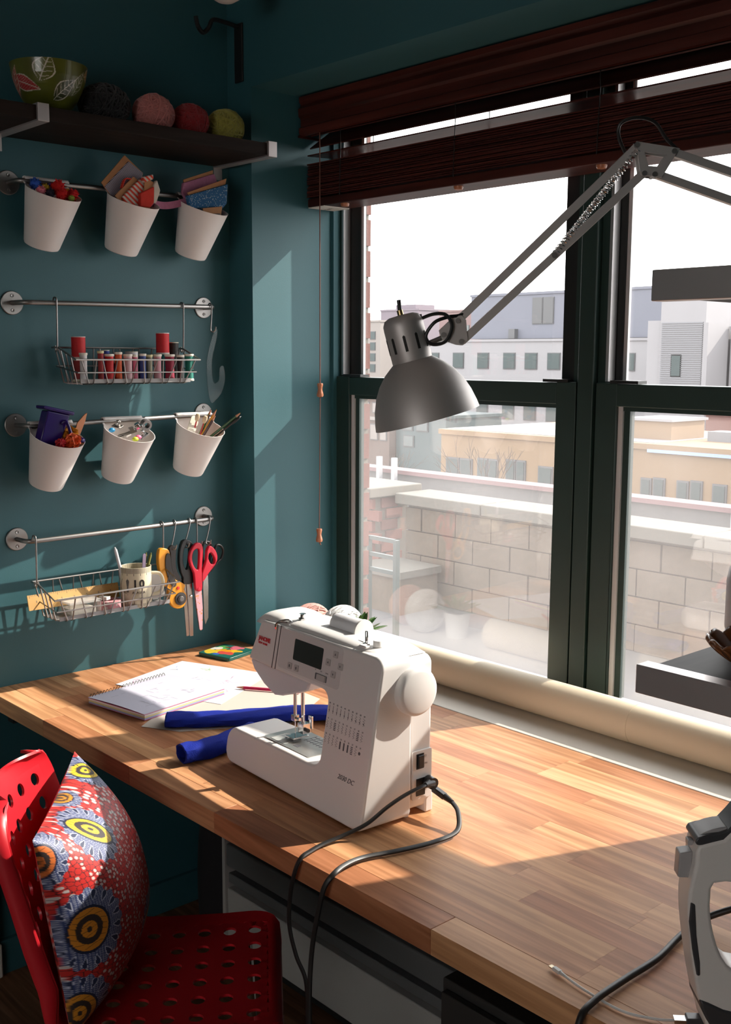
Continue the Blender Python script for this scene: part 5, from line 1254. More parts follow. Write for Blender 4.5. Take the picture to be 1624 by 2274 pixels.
for i in range(7): text_mesh('numeral', str(i + 3), 0.008, M_ink, ruler, frameM((0.0017, -0.105 + i * 0.034, -0.002), (0, 1, 0), (0, 0, 1), (1, 0, 0)), 0.0001)
ruler.rotation_euler = (0.0, -0.25, 0.0)
cb = thing('clear_box', 'clear plastic box of pins in the lower basket', 'box', (0.090, -0.535, ZB4))
MB().box(-0.034, 0.034, -0.042, 0.042, 0.0, 0.030).build('case', clear_mat('clear_box_plastic', body=0.0, color=(0.6, 0.58, 0.56)), cb, bevel=0.002)
MB().box(-0.036, 0.036, -0.044, 0.044, 0.0305, 0.036).build('lid', clear_mat('clear_box_plastic'), cb, bevel=0.002)
MB().box(-0.028, 0.028, -0.036, 0.030, 0.002, 0.016).build('contents', mat('pale_paper', (0.6, 0.55, 0.48), 0.8, var=0.3, vscale=60), cb)
tp = thing('ribbon_roll', 'pink printed ribbon roll beside the clear box', 'ribbon', (0.100, -0.458, ZB4))
MB().lathe([(0.012, 0.0), (0.030, 0.0), (0.030, 0.024), (0.012, 0.024), (0.012, 0.0)], 30).build('roll', dots_mat('pink_print', (0.58, 0.26, 0.28), (0.66, 0.55, 0.5), 90, 0.3), tp, True)
MB().cbox((0.0, -0.012, 0.031), (0.024, 0.016, 0.008), Matrix.Rotation(0.4, 3, 'Z')).build('white_label', mat('label_white', (0.66, 0.62, 0.58), 0.7), tp)
pad = MB().prism(rrect(-0.020, 0.020, -0.036, 0.036, 0.006), -0.003, 0.003, WM).build('eraser_pad', mat('grey_pad', (0.45, 0.42, 0.39), 0.6), None, bevel=0.001)
pad.location = (0.092, -0.314, ZB4 + 0.040); pad.rotation_euler = (0.22, 0.1, 0); tag(pad, 'pale grey plastic pad leaning at the window end of the basket', 'pad')

# ------------------------------------------------------------------ hanging tools
def shook(y, z, y2, lab, drop=0.066):
    dy = y2 - y
    pts = [(-0.0085, 0, -0.003), (-0.0080, 0, 0.003), (-0.004, 0, 0.009), (0.001, 0, 0.0095), (0.007, dy * 0.06, 0.006), (0.009, dy * 0.12, -0.004), (0.011, dy * .6, -drop * .55), (0.012, dy, -drop * .88), (0.015, dy, -drop * .98), (0.021, dy * 1.0 + 0.003, -drop), (0.026, dy + 0.005, -drop * .93), (0.028, dy + 0.006, -drop * .80)]
    o = MB().tube(smooth_path(pts, 5), 0.0019, 8).build('s_hook', M_steel, None, True); o.location = (BX, y, z)
    return tag(o, lab, 'hook', 'steel s hooks on the rails')
shook(-0.235, 1.1215, -0.252, 'steel s hook holding the yellow rotary cutter')
shook(-0.188, 1.122, -0.212, 'steel s hook holding the black handled shears')
shook(-0.168, 1.1222, -0.171, 'steel s hook holding the red scissors')
shook(-0.123, 1.1228, -0.142, 'steel s hook nearest the corner on the lowest rail')
shook(-0.109, 1.6987, -0.116, 'steel s hook holding the clear curved ruler')
def ringpoly(outer, hole, x0, x1, name, m, parent, bevel=0.002):
    """plate with one hole: outer and hole need not have the same count"""
    bm = bmesh.new()
    vo = [bm.verts.new((0, p[0], p[1])) for p in outer]; vh = [bm.verts.new((0, p[0], p[1])) for p in hole]
    es = [bm.edges.new((vo[i], vo[(i + 1) % len(vo)])) for i in range(len(vo))] + [bm.edges.new((vh[i], vh[(i + 1) % len(vh)])) for i in range(len(vh))]
    r = bmesh.ops.triangle_fill(bm, edges=es, use_beauty=True)
    geo = [f for f in bm.faces]
    ex = bmesh.ops.extrude_face_region(bm, geom=geo)
    vs_ = [g for g in ex['geom'] if isinstance(g, bmesh.types.BMVert)]
    for v in vs_: v.co.x += (x1 - x0)
    for v in bm.verts: v.co.x += x0
    bmesh.ops.recalc_face_normals(bm, faces=bm.faces)
    me = bpy.data.meshes.new(name); bm.to_mesh(me); bm.free(); me.materials.append(m); me.shade_smooth(); me.set_sharp_from_angle(angle=math.radians(40))
    o = bpy.data.objects.new(name, me); COL.objects.link(o); o.parent = parent
    if bevel:
        b = o.modifiers.new('bevel', 'BEVEL'); b.width = bevel; b.segments = 3; b.limit_method = 'ANGLE'; b.angle_limit = math.radians(50)
    return o
def dense(poly, n=3, closed=True):
    P = [Vector((p[0], p[1], 0)) for p in poly]; m = len(P); out = []
    for i in range(m):
        p0, p1, p2, p3 = P[(i - 1) % m], P[i], P[(i + 1) % m], P[(i + 2) % m]
        for k in range(n):
            t = k / n
            q = 0.5 * ((2 * p1) + (p2 - p0) * t + (2 * p0 - 5 * p1 + 4 * p2 - p3) * t * t + (3 * p1 - p0 - 3 * p2 + p3) * t ** 3); out.append((q.x, q.y))
    return out
M_yel = mat('yellow_orange_plastic', (0.72, 0.29, 0.015), 0.35)
M_grip = mat('dark_grey_grip', (0.035, 0.03, 0.028), 0.6)
M_blade = mat('blade_steel', (0.42, 0.38, 0.36), 0.25, 1.0)
rc = thing('rotary_cutter', 'yellow rotary cutter with black grip hanging by the basket', 'rotary cutter', (0.0, -0.235, 1.09), 0, 'tools on the lowest rail')
body = [(-0.0599, -0.0309), (-0.0471, -0.0276), (-0.0325, -0.0325), (-0.0272, -0.0428), (-0.0269, -0.0687), (-0.0229, -0.0935), (-0.0122, -0.116), (0.0007, -0.1235), (0.0137, -0.131), (0.0202, -0.1384), (0.0152, -0.1492), (0.022, -0.160), (0.024, -0.175), (0.018, -0.190), (0.0085, -0.1977), (-0.0066, -0.1986), (-0.0196, -0.1917), (-0.0304, -0.177), (-0.0347, -0.1617), (-0.0334, -0.1456), (-0.0423, -0.133), (-0.0529, -0.1138), (-0.0612, -0.0805), (-0.0633, -0.0562)]
MB().prism(dense(body, 2), 0.066, 0.080, WM).build('body', M_yel, rc, bevel=0.003, seg=3)
MB().prism(dense([(-0.0411, -0.0476), (-0.0327, -0.0421), (-0.0265, -0.0525), (-0.0244, -0.0819), (-0.0176, -0.1071), (-0.0105, -0.1244), (-0.0117, -0.134), (-0.0183, -0.1364), (-0.0274, -0.1286), (-0.0379, -0.1028), (-0.0436, -0.0747)], 2), 0.080, 0.083, WM).build('grip', M_grip, rc, bevel=0.0012)
MB().prism(dense([(-0.0275, -0.0305), (-0.0162, -0.0229), (-0.0052, -0.0298), (-0.0054, -0.0395), (-0.008, -0.0717), (-0.003, -0.0968), (0.0115, -0.1232), (-0.0091, -0.1172), (-0.0197, -0.0946), (-0.0238, -0.0698), (-0.0241, -0.0438)], 2), 0.067, 0.078, WM).build('trigger', M_grip, rc, bevel=0.002)
MB().lathe([(0.0, 0.0), (0.0175, 0.0), (0.0175, 0.003), (0.011, 0.0035), (0.0105, 0.006), (0.0, 0.006)], 28, frameM((0.080, 0.0024, -0.1715), (0, 1, 0), (0, 0, 1), (1, 0, 0))).build('blade_guard', M_grip, rc, True)
MB().lathe([(0.0, 0.006), (0.008, 0.006), (0.006, 0.008), (0.0, 0.008)], 20, frameM((0.080, 0.0024, -0.1715), (0, 1, 0), (0, 0, 1), (1, 0, 0))).build('blade_nut', mat('grey_nut', (0.12, 0.11, 0.105), 0.5), rc, True)
MB().lathe([(0.0, 0.0), (0.0045, 0.0), (0.0045, 0.002), (0.0, 0.0028)], 16, frameM((0.080, -0.0044, -0.1411), (0, 1, 0), (0, 0, 1), (1, 0, 0))).build('lock_button', mat('red_button', (0.6, 0.03, 0.02), 0.4), rc, True)
bs_ = thing('pinking_shears', 'black handled shears with broad square steel blades', 'scissors', (0.0, -0.195, 1.09), 0, 'tools on the lowest rail')
M_blk2 = mat('black_handle', (0.010, 0.009, 0.009), 0.35)
ringpoly(dense([(-0.0275, -0.0149), (-0.0123, -0.0125), (0.0026, -0.0215), (0.006, -0.0448), (0.0015, -0.0771), (0.0027, -0.1102), (0.0041, -0.1335), (-0.0263, -0.1326), (-0.0278, -0.1144), (-0.035, -0.0987), (-0.0391, -0.0721), (-0.0374, -0.0398)], 2),
         dense([(-0.0203, -0.032), (-0.0108, -0.0266), (-0.0054, -0.0402), (-0.0078, -0.0678), (-0.0121, -0.0885), (-0.0198, -0.0941), (-0.0269, -0.0736), (-0.0264, -0.0508)], 2), 0.070, 0.082, 'handle', M_blk2, bs_, 0.003)
MB().prism([(-0.0174, -0.125), (0.0016, -0.125), (0.0033, -0.1933), (0.0024, -0.2816), (-0.008, -0.2810), (-0.012, -0.20)], 0.077, 0.0795, WM).build('blade', M_blade, bs_, bevel=0.0005)
MB().prism([(-0.021, -0.128), (-0.004, -0.130), (-0.0085, -0.2), (-0.0085, -0.2795), (-0.0177, -0.2799), (-0.0236, -0.1976), (-0.0226, -0.1515)], 0.0735, 0.0768, WM).build('blade', M_blade, bs_, bevel=0.0005)
MB().lathe([(0, 0), (0.0045, 0), (0.004, 0.003), (0, 0.004)], 14, frameM((0.0795, -0.004, -0.170), (0, 1, 0), (0, 0, 1), (1, 0, 0))).build('pivot', M_chrome, bs_, True)
rs = thing('red_scissors', 'red handled scissors with pink flowered blade', 'scissors', (0.0, -0.165, 1.09), 0, 'tools on the lowest rail')
M_rsc = mat('crimson_handle', (0.55, 0.008, 0.03), 0.3)
ringpoly(dense([(-0.0245, -0.0238), (-0.0092, -0.0239), (-0.0017, -0.0362), (-0.0022, -0.0624), (-0.0058, -0.095), (-0.0051, -0.1083), (-0.0049, -0.148), (-0.0118, -0.157), (-0.0252, -0.1534), (-0.0286, -0.1332), (-0.0309, -0.1049), (-0.0409, -0.0823), (-0.0452, -0.0606), (-0.04, -0.0416)], 2),
         dense([(-0.0229, -0.0387), (-0.0134, -0.0414), (-0.0134, -0.0611), (-0.0159, -0.0937), (-0.024, -0.0943), (-0.0332, -0.08), (-0.0363, -0.0616), (-0.0325, -0.0457)], 2), 0.084, 0.094, 'handle', M_rsc, rs, 0.003)
ringpoly(dense([(0.0116, -0.0476), (0.0196, -0.0353), (0.0312, -0.0399), (0.0426, -0.0562), (0.0453, -0.0731), (0.0381, -0.0889), (0.0262, -0.1007), (0.0142, -0.1124), (-0.0046, -0.1331), (-0.0051, -0.1083), (0.001, -0.0925), (0.0092, -0.0721)], 2),
         dense([(0.0192, -0.0551), (0.027, -0.056), (0.0365, -0.0704), (0.0363, -0.0837), (0.0274, -0.0875), (0.0188, -0.0782), (0.0151, -0.0645)], 2), 0.0835, 0.0950, 'handle', M_rsc, rs, 0.003)
MB().prism([(-0.0267, -0.1500), (-0.0047, -0.1520), (-0.0017, -0.2037), (-0.0033, -0.2653), (-0.0088, -0.2678), (-0.0126, -0.2638), (-0.021, -0.2008)], 0.086, 0.0885, WM).build('blade', dots_mat('pink_flower_print', (0.62, 0.36, 0.40), (0.62, 0.25, 0.08), 110, 0.28), rs, bevel=0.0005)
MB().prism([(-0.0275, -0.1500), (-0.020, -0.1520), (-0.0135, -0.2100), (-0.0105, -0.262), (-0.0130, -0.262), (-0.0225, -0.2008)], 0.0835, 0.0858, WM).build('blade', M_blade, rs)
MB().lathe([(0, 0), (0.005, 0), (0.0045, 0.0015), (0, 0.002)], 16, frameM((0.094, -0.0165, -0.1505), (0, 1, 0), (0, 0, 1), (1, 0, 0))).build('pivot', M_rsc, rs, True)
fs_ = thing('black_scissors', 'slim black handled scissors hanging nearest the corner', 'scissors', (0.0, -0.125, 1.09), 0, 'tools on the lowest rail')
MB().tube(smooth_path([(0.058, -0.014, -0.10), (0.058, -0.020, -0.06), (0.058, -0.0172, -0.0357), (0.058, -0.0034, -0.0297), (0.058, 0.0092, -0.042), (0.058, 0.005, -0.075), (0.058, -0.010, -0.115)], 6), 0.0042, 8).build('handle', M_blk2, fs_, True)
MB().tube(smooth_path([(0.066, -0.012, -0.120), (0.066, 0.010, -0.08), (0.066, 0.018, -0.0463), (0.066, 0.028, -0.0407), (0.066, 0.0398, -0.0488), (0.066, 0.0436, -0.0627), (0.066, 0.0373, -0.0805), (0.066, 0.0272, -0.0877), (0.066, 0.0, -0.112)], 6), 0.0035, 8).build('handle', M_blk2, fs_, True)
MB().prism([(-0.0183, -0.112), (-0.0066, -0.115), (-0.0051, -0.1534), (-0.0068, -0.2426), (-0.017, -0.2613), (-0.0206, -0.2438), (-0.0228, -0.1509)], 0.0615, 0.0635, WM).build('blade', M_blade, fs_, bevel=0.0004)
cr = thing('curve_ruler', 'clear plastic curved ruler hanging from the second rail', 'ruler', (0.0, -0.11, 1.58))
cp_ = dense([(0.004, 0.058), (-0.012, 0.020), (-0.023, -0.025), (-0.022, -0.09), (-0.012, -0.135), (0.002, -0.130), (0.022, -0.11), (0.034, -0.075), (0.030, -0.04), (0.018, -0.045), (0.016, -0.075), (0.0, -0.085), (-0.008, -0.06), (-0.006, -0.015), (0.006, 0.025), (0.012, 0.055)], 3)
MB().prism(cp_, 0.076, 0.0785, WM).build('curve', clear_mat('clear_acrylic', tint=(0.9, 0.93, 0.95), body=-0.02, color=(0.16, 0.19, 0.20)), cr)
#@@DESK
# ------------------------------------------------------------------ papers and notebook on the table
def sheet(name, label, poly, z, m, curl=None, cat='paper'):
    c = Vector((sum(p[0] for p in poly) / len(poly), sum(p[1] for p in poly) / len(poly), 0))
    o = MB().prism([(x - c.x, y - c.y) for x, y in poly], 0.0, 0.0004).build(name, m, None)
    o.location = (c.x, c.y, z); return tag(o, label, cat)
M_paper = mat('white_paper', (0.66, 0.65, 0.69), 0.8)
M_pattern = mat('kraft_backed_paper', (0.58, 0.50, 0.43), 0.8, var=0.04, vscale=10)
sheet('pattern_sheet', 'large cream pattern sheet under the notebook', [(0.36, -0.165), (0.60, -0.175), (0.695, -0.340), (0.575, -0.557), (0.49, -0.602), (0.40, -0.47)], ZT + 0.0006, M_pattern)
dr = sheet('drawing_sheet', 'white sheet of faint coloured sketches behind the notebook', [(0.172, -0.486), (0.101, -0.244), (0.356, -0.140), (0.480, -0.380), (0.33, -0.44)], ZT + 0.0014, M_paper)
dloc = dr.location.copy()
rd = random.Random(8)
pastel = [(0.70, 0.42, 0.58), (0.50, 0.56, 0.75), (0.45, 0.62, 0.35), (0.66, 0.50, 0.62), (0.55, 0.52, 0.70)]
for i, (x, y) in enumerate([(0.19, -0.43), (0.15, -0.30), (0.22, -0.24), (0.30, -0.22), (0.27, -0.30), (0.34, -0.27), (0.23, -0.36), (0.31, -0.37), (0.39, -0.32)]):
    m = mat('crayon_%d' % (i % 5), pastel[i % 5], 0.8)
    b = MB()
    for k in range(7):
        x0 = x - dloc.x + rd.uniform(-.018, .018); y0 = y - dloc.y + rd.uniform(-.014, .014); x1 = x0 + rd.uniform(-.02, .02); y1 = y0 + rd.uniform(-.02, .02)
        n = Vector((y0 - y1, x1 - x0, 0)).normalized() * 0.0009
        b.add([(x0 - n.x, y0 - n.y, 0.0006), (x1 - n.x, y1 - n.y, 0.0006), (x1 + n.x, y1 + n.y, 0.0006), (x0 + n.x, y0 + n.y, 0.0006)], [(0, 1, 2, 3)])
    b.build('sketch_mark', m, dr, fix=False)
nb = thing('spiral_notebook', 'open spiral bound notebook with pencil notes lying on the table', 'notebook', (0.262, -0.612, ZT + 0.0020), math.radians(9.7))
# local x across the page, y along the spiral
M_pages = mat('page_edges', (0.66, 0.62, 0.66), 0.8)
MB().box(0.006, 0.205, 0.0, 0.252, 0.0, 0.0012).build('back_cover', mat('pink_cover', (0.55, 0.16, 0.30), 0.6), nb)
for i, (z0, z1, c) in enumerate([(0.0013, 0.0045, (0.30, 0.36, 0.55)), (0.0046, 0.0085, (0.62, 0.55, 0.30)), (0.0086, 0.0125, (0.70, 0.66, 0.68))]):
    MB().box(0.004, 0.204, 0.001, 0.251, z0, z1).build('page_block', mat('page_band_%d' % i, c, 0.8), nb)
MB().box(0.003, 0.205, 0.0, 0.252, 0.0126, 0.0136).build('pink_divider', mat('pink_divider', (0.62, 0.20, 0.34), 0.7), nb)
pg = MB().grid(lambda u, v: (0.002 + u * 0.203, v * 0.252, 0.0142 + 0.0025 * math.sin(u * PI) * (1 - v * .3)), 12, 4).build('top_page', mat('lilac_white_page', (0.60, 0.58, 0.68), 0.8), nb, True)
sk = MB()
rd = random.Random(3)
for i in range(26):
    x0 = rd.uniform(0.045, 0.17); y0 = rd.uniform(0.03, 0.19); ang = rd.choice([0.1, 1.5, 1.6, 0.0, 0.7]); L = rd.uniform(0.006, 0.03)
    x1 = x0 + math.sin(ang) * L; y1 = y0 + math.cos(ang) * L; h = lambda x: 0.0147 + 0.0025 * math.sin((x - .002) / .203 * PI)
    n = Vector((y0 - y1, x1 - x0, 0)).normalized() * 0.0004
    sk.add([(x0 - n.x, y0 - n.y, h(x0)), (x1 - n.x, y1 - n.y, h(x1)), (x1 + n.x, y1 + n.y, h(x1)), (x0 + n.x, y0 + n.y, h(x0))], [(0, 1, 2, 3)])
sk.build('pencil_notes', mat('pencil_grey', (0.22, 0.21, 0.24), 0.8), pg, fix=False)
coil = MB(); pts = []
for i in range(24 * 10 + 1):
    a = 2 * PI * i / 10; pts.append((0.002 + 0.0075 * math.cos(a), 0.008 + i * 0.236 / 240, 0.0105 + 0.0088 * math.sin(a)))
coil.tube(pts, 0.0007, 5).build('spiral_wire', mat('black_wire', (0.03, 0.025, 0.025), 0.4, 0.6), nb, True)
pc = thing('red_pencil', 'red pencil lying on the drawing sheet by the machine', 'pencil', (0.403, -0.282, ZT + 0.0062), math.radians(35))
Mp = frameM((0, 0, 0), (0, 1, 0), (0, 0, 1), (1, 0, 0))
MB().lathe([(0, 0.020), (0.0038, 0.020), (0.0038, 0.165), (0, 0.165)], 6, Mp).build('barrel', mat('pencil_crimson', (0.58, 0.03, 0.10), 0.35), pc)
MB().lathe([(0.0038, 0.020), (0.0013, 0.004), (0, 0.004)], 10, Mp).build('sharpened_wood', mat('cut_wood', (0.55, 0.25, 0.15), 0.7), pc, True)
MB().lathe([(0.0013, 0.0042), (0.0, 0.0)], 8, Mp).build('lead', mat('pencil_crimson', (0.58, 0.03, 0.10), 0.35), pc)
# colourful coaster in the corner
cs_ = thing('patchwork_coaster', 'glossy patchwork printed coaster at the wall corner', 'coaster', (0.120, -0.112, ZT + 0.0006), math.radians(14))
MB().prism(rrect(-0.056, 0.056, -0.056, 0.056, 0.008), 0.0, 0.009).build('base', mat('teal_lacquer', (0.01, 0.10, 0.085), 0.25), cs_, bevel=0.001)
def coast_col(U, V):
    C = np.ones(U.shape + (3,)) * np.array([0.02, 0.13, 0.10])
    pc_ = [((0.75, 0.30, 0.02), 0.45, 0.45, 0.34, 0.20), ((0.70, 0.50, 0.04), 0.2, 0.25, 0.25, 0.2), ((0.60, 0.08, 0.06), 0.62, 0.32, 0.24, 0.14), ((0.66, 0.15, 0.20), 0.55, 0.85, 0.20, 0.18), ((0.10, 0.38, 0.10), 0.22, 0.72, 0.22, 0.16), ((0.70, 0.68, 0.60), 0.12, 0.55, 0.14, 0.16), ((0.05, 0.12, 0.5), 0.45, 0.12, 0.10, 0.08), ((0.18, 0.02, 0.02), 0.33, 0.78, 0.12, 0.05), ((0.75, 0.45, 0.03), 0.75, 0.62, 0.16, 0.12)]
    for c, x, y, rx, ry in pc_:
        w = ((U - x) / rx) ** 2 + ((V - y) / ry) ** 2 + 0.35 * np.sin(U * 17 + V * 11)
        C[w < 0.9] = c
    return C
attr_mesh('printed_top', lambda U, V: np.stack([-0.053 + U * 0.106, -0.053 + V * 0.106, 0.0094 + 0 * U], -1), coast_col, 90, 90, mat('gloss_print', attr='print', rough=0.2), cs_)
# blue fabric strips
M_blue = mat('royal_blue_cotton', (0.006, 0.020, 0.26), 0.8, spec=0.2, var=0.2, vscale=30, bump=0.3, bscale=400)
def fabric_tube(name, label, path, wid, hei, loc_):
    t = thing(name, label, 'fabric', loc_)
    P = [Vector(p) - Vector(loc_) for p in smooth_path(path, 8)]; b = MB(); n = 22; m = len(P)
    for i, p in enumerate(P):
        tg = (P[min(i + 1, m - 1)] - P[max(i - 1, 0)]); tg.z = 0; tg.normalize(); sd = Vector((-tg.y, tg.x, 0))
        for k in range(n):
            a = 2 * PI * k / n
            x = math.cos(a); z = math.sin(a)
            x = math.copysign(abs(x) ** 0.8, x); zz = math.copysign(abs(z) ** 0.7, z)
            wob = 1 + 0.06 * math.sin(i * 0.9 + k * 1.3) + 0.04 * math.sin(i * 0.37 + k * 2.1)
            zz2 = zz * hei * 0.5 * wob; 
            b.v.append(tuple(p + sd * (x * wid * 0.5 * wob) + Vector((0, 0, max(-hei * .5 + .0005, zz2) + hei * .5))))
    for i in range(m - 1):
        for k in range(n): b.f.append((i * n + k, i * n + (k + 1) % n, (i + 1) * n + (k + 1) % n, (i + 1) * n + k))
    o = b.build('sleeve', M_blue, t, True); so = o.modifiers.new('solid', 'SOLIDIFY'); so.thickness = 0.0025
    MB().tube([P[0] + Vector((math.cos(a) * 0, 0, 0)) for a in (0,)] * 1 + [P[1]], 0.0001, 3) if False else None
    return t
fabric_tube('blue_fabric_strip', 'folded royal blue fabric strip running behind the needle', [(0.520, -0.556, ZT + 0.001), (0.556, -0.510, ZT + 0.001), (0.610, -0.435, ZT + 0.001), (0.660, -0.345, ZT + 0.002), (0.708, -0.275, ZT + 0.003), (0.80, -0.22, ZT + 0.004), (0.95, -0.23, ZT + 0.003)], 0.066, 0.026, (0.520, -0.556, ZT + 0.0026))
fabric_tube('blue_fabric_strip', 'short rolled royal blue fabric end at the left of the machine bed', [(0.735, -0.655, ZT + 0.001), (0.742, -0.610, ZT + 0.001), (0.738, -0.54, ZT + 0.001), (0.722, -0.46, ZT + 0.001)], 0.052, 0.036, (0.735, -0.655, ZT + 0.0010))

# ------------------------------------------------------------------ sill things behind the machine
plant = thing('succulent', 'spiky green succulent in a small pot on the sill', 'plant', (0.415, 0.125, 0.7515))
MB().lathe([(0.0, 0.0), (0.030, 0.0), (0.038, 0.068), (0.038, 0.076), (0.033, 0.076), (0.031, 0.066), (0.0, 0.066)], 24).build('pot', mat('white_pot', (0.68, 0.66, 0.62), 0.4), plant, True)
M_leaf = mat('succulent_green', (0.07, 0.15, 0.035), 0.4, var=0.3, vscale=30)
rd = random.Random(21)
for i in range(20):
    az = i * 2.399; el = 0.30 + 0.95 * (i / 20.0); L = 0.085 - 0.025 * (i / 20) + rd.uniform(-.008, .008)
    d = Vector((math.cos(az) * math.cos(el), math.sin(az) * math.cos(el), math.sin(el))); up = Vector((0, 0, 1)); sd = d.cross(up).normalized(); nn = sd.cross(d)
    b = MB(); secs = []
    for k in range(7):
        t = k / 6; wv_ = 0.011 * (0.55 + 0.9 * t) * (1 - t ** 3) + 0.0002; p = d * (L * t) + Vector((0, 0, 0.070)) + up * (-0.012 * t * t * (1.2 - el)) 
        b.v += [tuple(p - sd * wv_ + nn * wv_ * .35), tuple(p - nn * wv_ * .25), tuple(p + sd * wv_ + nn * wv_ * .35), tuple(p + nn * wv_ * .1)]
    for k in range(6):
        for q in range(4): b.f.append((k * 4 + q, k * 4 + (q + 1) % 4, k * 4 + 4 + (q + 1) % 4, k * 4 + 4 + q))
    b.build('leaf', M_leaf, plant, True)
def skein(label, c, r, col, seed, sq):
    rd = random.Random(seed); t = thing('yarn_skein', label, 'yarn', c, 0, 'yarn on the window sill'); m = mat('skein_%d' % seed, col, 0.9, var=0.1, vscale=80, bump=0.5, bscale=400)
    S = Vector((r * sq[0], r * sq[1], r * sq[2])); MB().ball((0, 0, S.z), (S.x * .95, S.y * .95, S.z * .95), 24, 16).build('core', m, t, True)
    w = MB()
    for k in range(40):
        n = Vector((1, rd.gauss(0, .4), rd.gauss(0, .4))).normalized(); a = n.orthogonal().normalized(); b = n.cross(a); off = rd.uniform(-.6, .6); rr = math.sqrt(1 - off * off)
        w.tube([tuple(((a * math.cos(2 * PI * i / 24) + b * math.sin(2 * PI * i / 24)) * rr + n * off) * Vector((1, 1, 1)).x for i in []) or None] if False else [(((a * math.cos(2 * PI * i / 24) + b * math.sin(2 * PI * i / 24)) * rr + n * off).x * S.x, ((a * math.cos(2 * PI * i / 24) + b * math.sin(2 * PI * i / 24)) * rr + n * off).y * S.y, max(-.99, ((a * math.cos(2 * PI * i / 24) + b * math.sin(2 * PI * i / 24)) * rr + n * off).z) * S.z + S.z) for i in range(24)], 0.0017, 5, closed=True)
    w.build('strands', m, t, True, fix=False)
skein('pale pink yarn ball on the sill behind the machine head', (0.205, 0.120, 0.7515), 0.066, (0.62, 0.33, 0.28), 31, (0.72, 1.0, 0.92))
skein('white yarn ball on the sill beside the succulent', (0.308, 0.150, 0.7515), 0.066, (0.74, 0.72, 0.70), 32, (0.8, 1.0, 0.98))

# ------------------------------------------------------------------ chair
CF = Vector((0.60, 0.80, 0)); CW = Vector((0.80, -0.60, 0)); CO = Vector((0.905, -0.545, 0.0))
chair = thing('red_chair', 'red plastic chair with round holes pulled up to the table', 'chair', (CO.x - 0.2 * CF.x + 0.2 * CW.x, CO.y - 0.2 * CF.y + 0.2 * CW.y, 0.0))
CB = Vector(chair.location)
prof_c = [(-0.006, 0.428), (-0.004, 0.440), (0.006, 0.4485), (0.02, 0.4505), (0.10, 0.446), (0.22, 0.444), (0.31, 0.448), (0.355, 0.458), (0.383, 0.480), (0.398, 0.52), (0.412, 0.56), (0.428, 0.61), (0.450, 0.69), (0.474, 0.77), (0.492, 0.838)]
pl = [0.0]
for a, b in zip(prof_c, prof_c[1:]): pl.append(pl[-1] + math.hypot(b[0] - a[0], b[1] - a[1]))
LT = pl[-1]; CWID = 0.40
def cmap(s, l, fl=0.0):
    """s across 0..CWID, l along the profile, fl = depth of the turned down rim"""
    l_ = min(max(l, 0.0), LT)
    d = float(np.interp(l_, pl, [p[0] for p in prof_c])); z = float(np.interp(l_, pl, [p[1] for p in prof_c]))
    hw = CWID / 2; R1, R2 = 0.075, 0.07
    k = hw
    if l_ < R1: k = hw - R1 + math.sqrt(max(0, R1 * R1 - (R1 - l_) ** 2))
    if l_ > LT - R2: k = hw - R2 + math.sqrt(max(0, R2 * R2 - (l_ - LT + R2) ** 2))
    x = (s - hw) / hw
    back = min(1.0, max(0.0, (l_ - 0.36) / 0.12))
    z += 0.010 * abs(x) ** 4 * (1 - back); d -= 0.048 * abs(x) ** 2 * back
    narrow = 1 - 0.10 * max(0.0, (l_ - 0.45) / 0.3)
    z -= fl * (1 - back); d += fl * back
    p = CO - CF * d + CW * (hw + x * k * narrow); p.z = z
    return p - CB
cm = MB()
def quad(s0, s1, l0, l1, n=1): cm.add([cmap(s0, l0), cmap(s1, l0), cmap(s1, l1), cmap(s0, l1)], [(0, 1, 2, 3)])
def holecell(s0, s1, l0, l1, r):
    sc_, lc = (s0 + s1) / 2, (l0 + l1) / 2; hs, hl = (s1 - s0) / 2, (l1 - l0) / 2; base = len(cm.v); N = 24
    for k in range(N):
        a = 2 * PI * (k + 0.0) / N; c, s = math.cos(a), math.sin(a); q = 1 / max(abs(c), abs(s))
        cm.v.append(tuple(cmap(sc_ + c * q * hs, lc + s * q * hl)))
    for k in range(N):
        a = 2 * PI * k / N; cm.v.append(tuple(cmap(sc_ + math.cos(a) * r, lc + math.sin(a) * r)))
    for k in range(N):
        j = (k + 1) % N; cm.f.append((base + k, base + j, base + N + j, base + N + k))
PS, PD = 0.0560, 0.049
s_lines = [0.0] + [0.032 + i * PS for i in range(7)] + [CWID]
seatL = [0.038 + i * PD for i in range(7)]
backL = [LT - 0.035 - i * PD for i in range(6)][::-1]
def plain(l0, l1, n):
    for i in range(n):
        a = l0 + (l1 - l0) * i / n; b = l0 + (l1 - l0) * (i + 1) / n
        for s0, s1 in zip(s_lines, s_lines[1:]):
            for q in range(4): quad(s0 + (s1 - s0) * q / 4, s0 + (s1 - s0) * (q + 1) / 4, a, b)
plain(0.0, seatL[0], 6)
def band(Ls):
    for l0, l1 in zip(Ls, Ls[1:]):
        for i, (s0, s1) in enumerate(zip(s_lines, s_lines[1:])):
            if 0 < i < len(s_lines) - 2: holecell(s0, s1, l0, l1, 0.0128)
            else:
                for q in range(4):
                    for w_ in range(4): quad(s0 + (s1 - s0) * q / 4, s0 + (s1 - s0) * (q + 1) / 4, l0 + (l1 - l0) * w_ / 4, l0 + (l1 - l0) * (w_ + 1) / 4)
band(seatL); plain(seatL[-1], backL[0], 8); band(backL); plain(backL[-1], LT, 6)
co = cm.build('seat_shell', M_red, chair, 50)
so = co.modifiers.new('solid', 'SOLIDIFY'); so.thickness = 0.005; so.offset = 0
dg = bpy.context.evaluated_depsgraph_get(); me_ = bpy.data.meshes.new_from_object(co.evaluated_get(dg)); co.modifiers.clear()
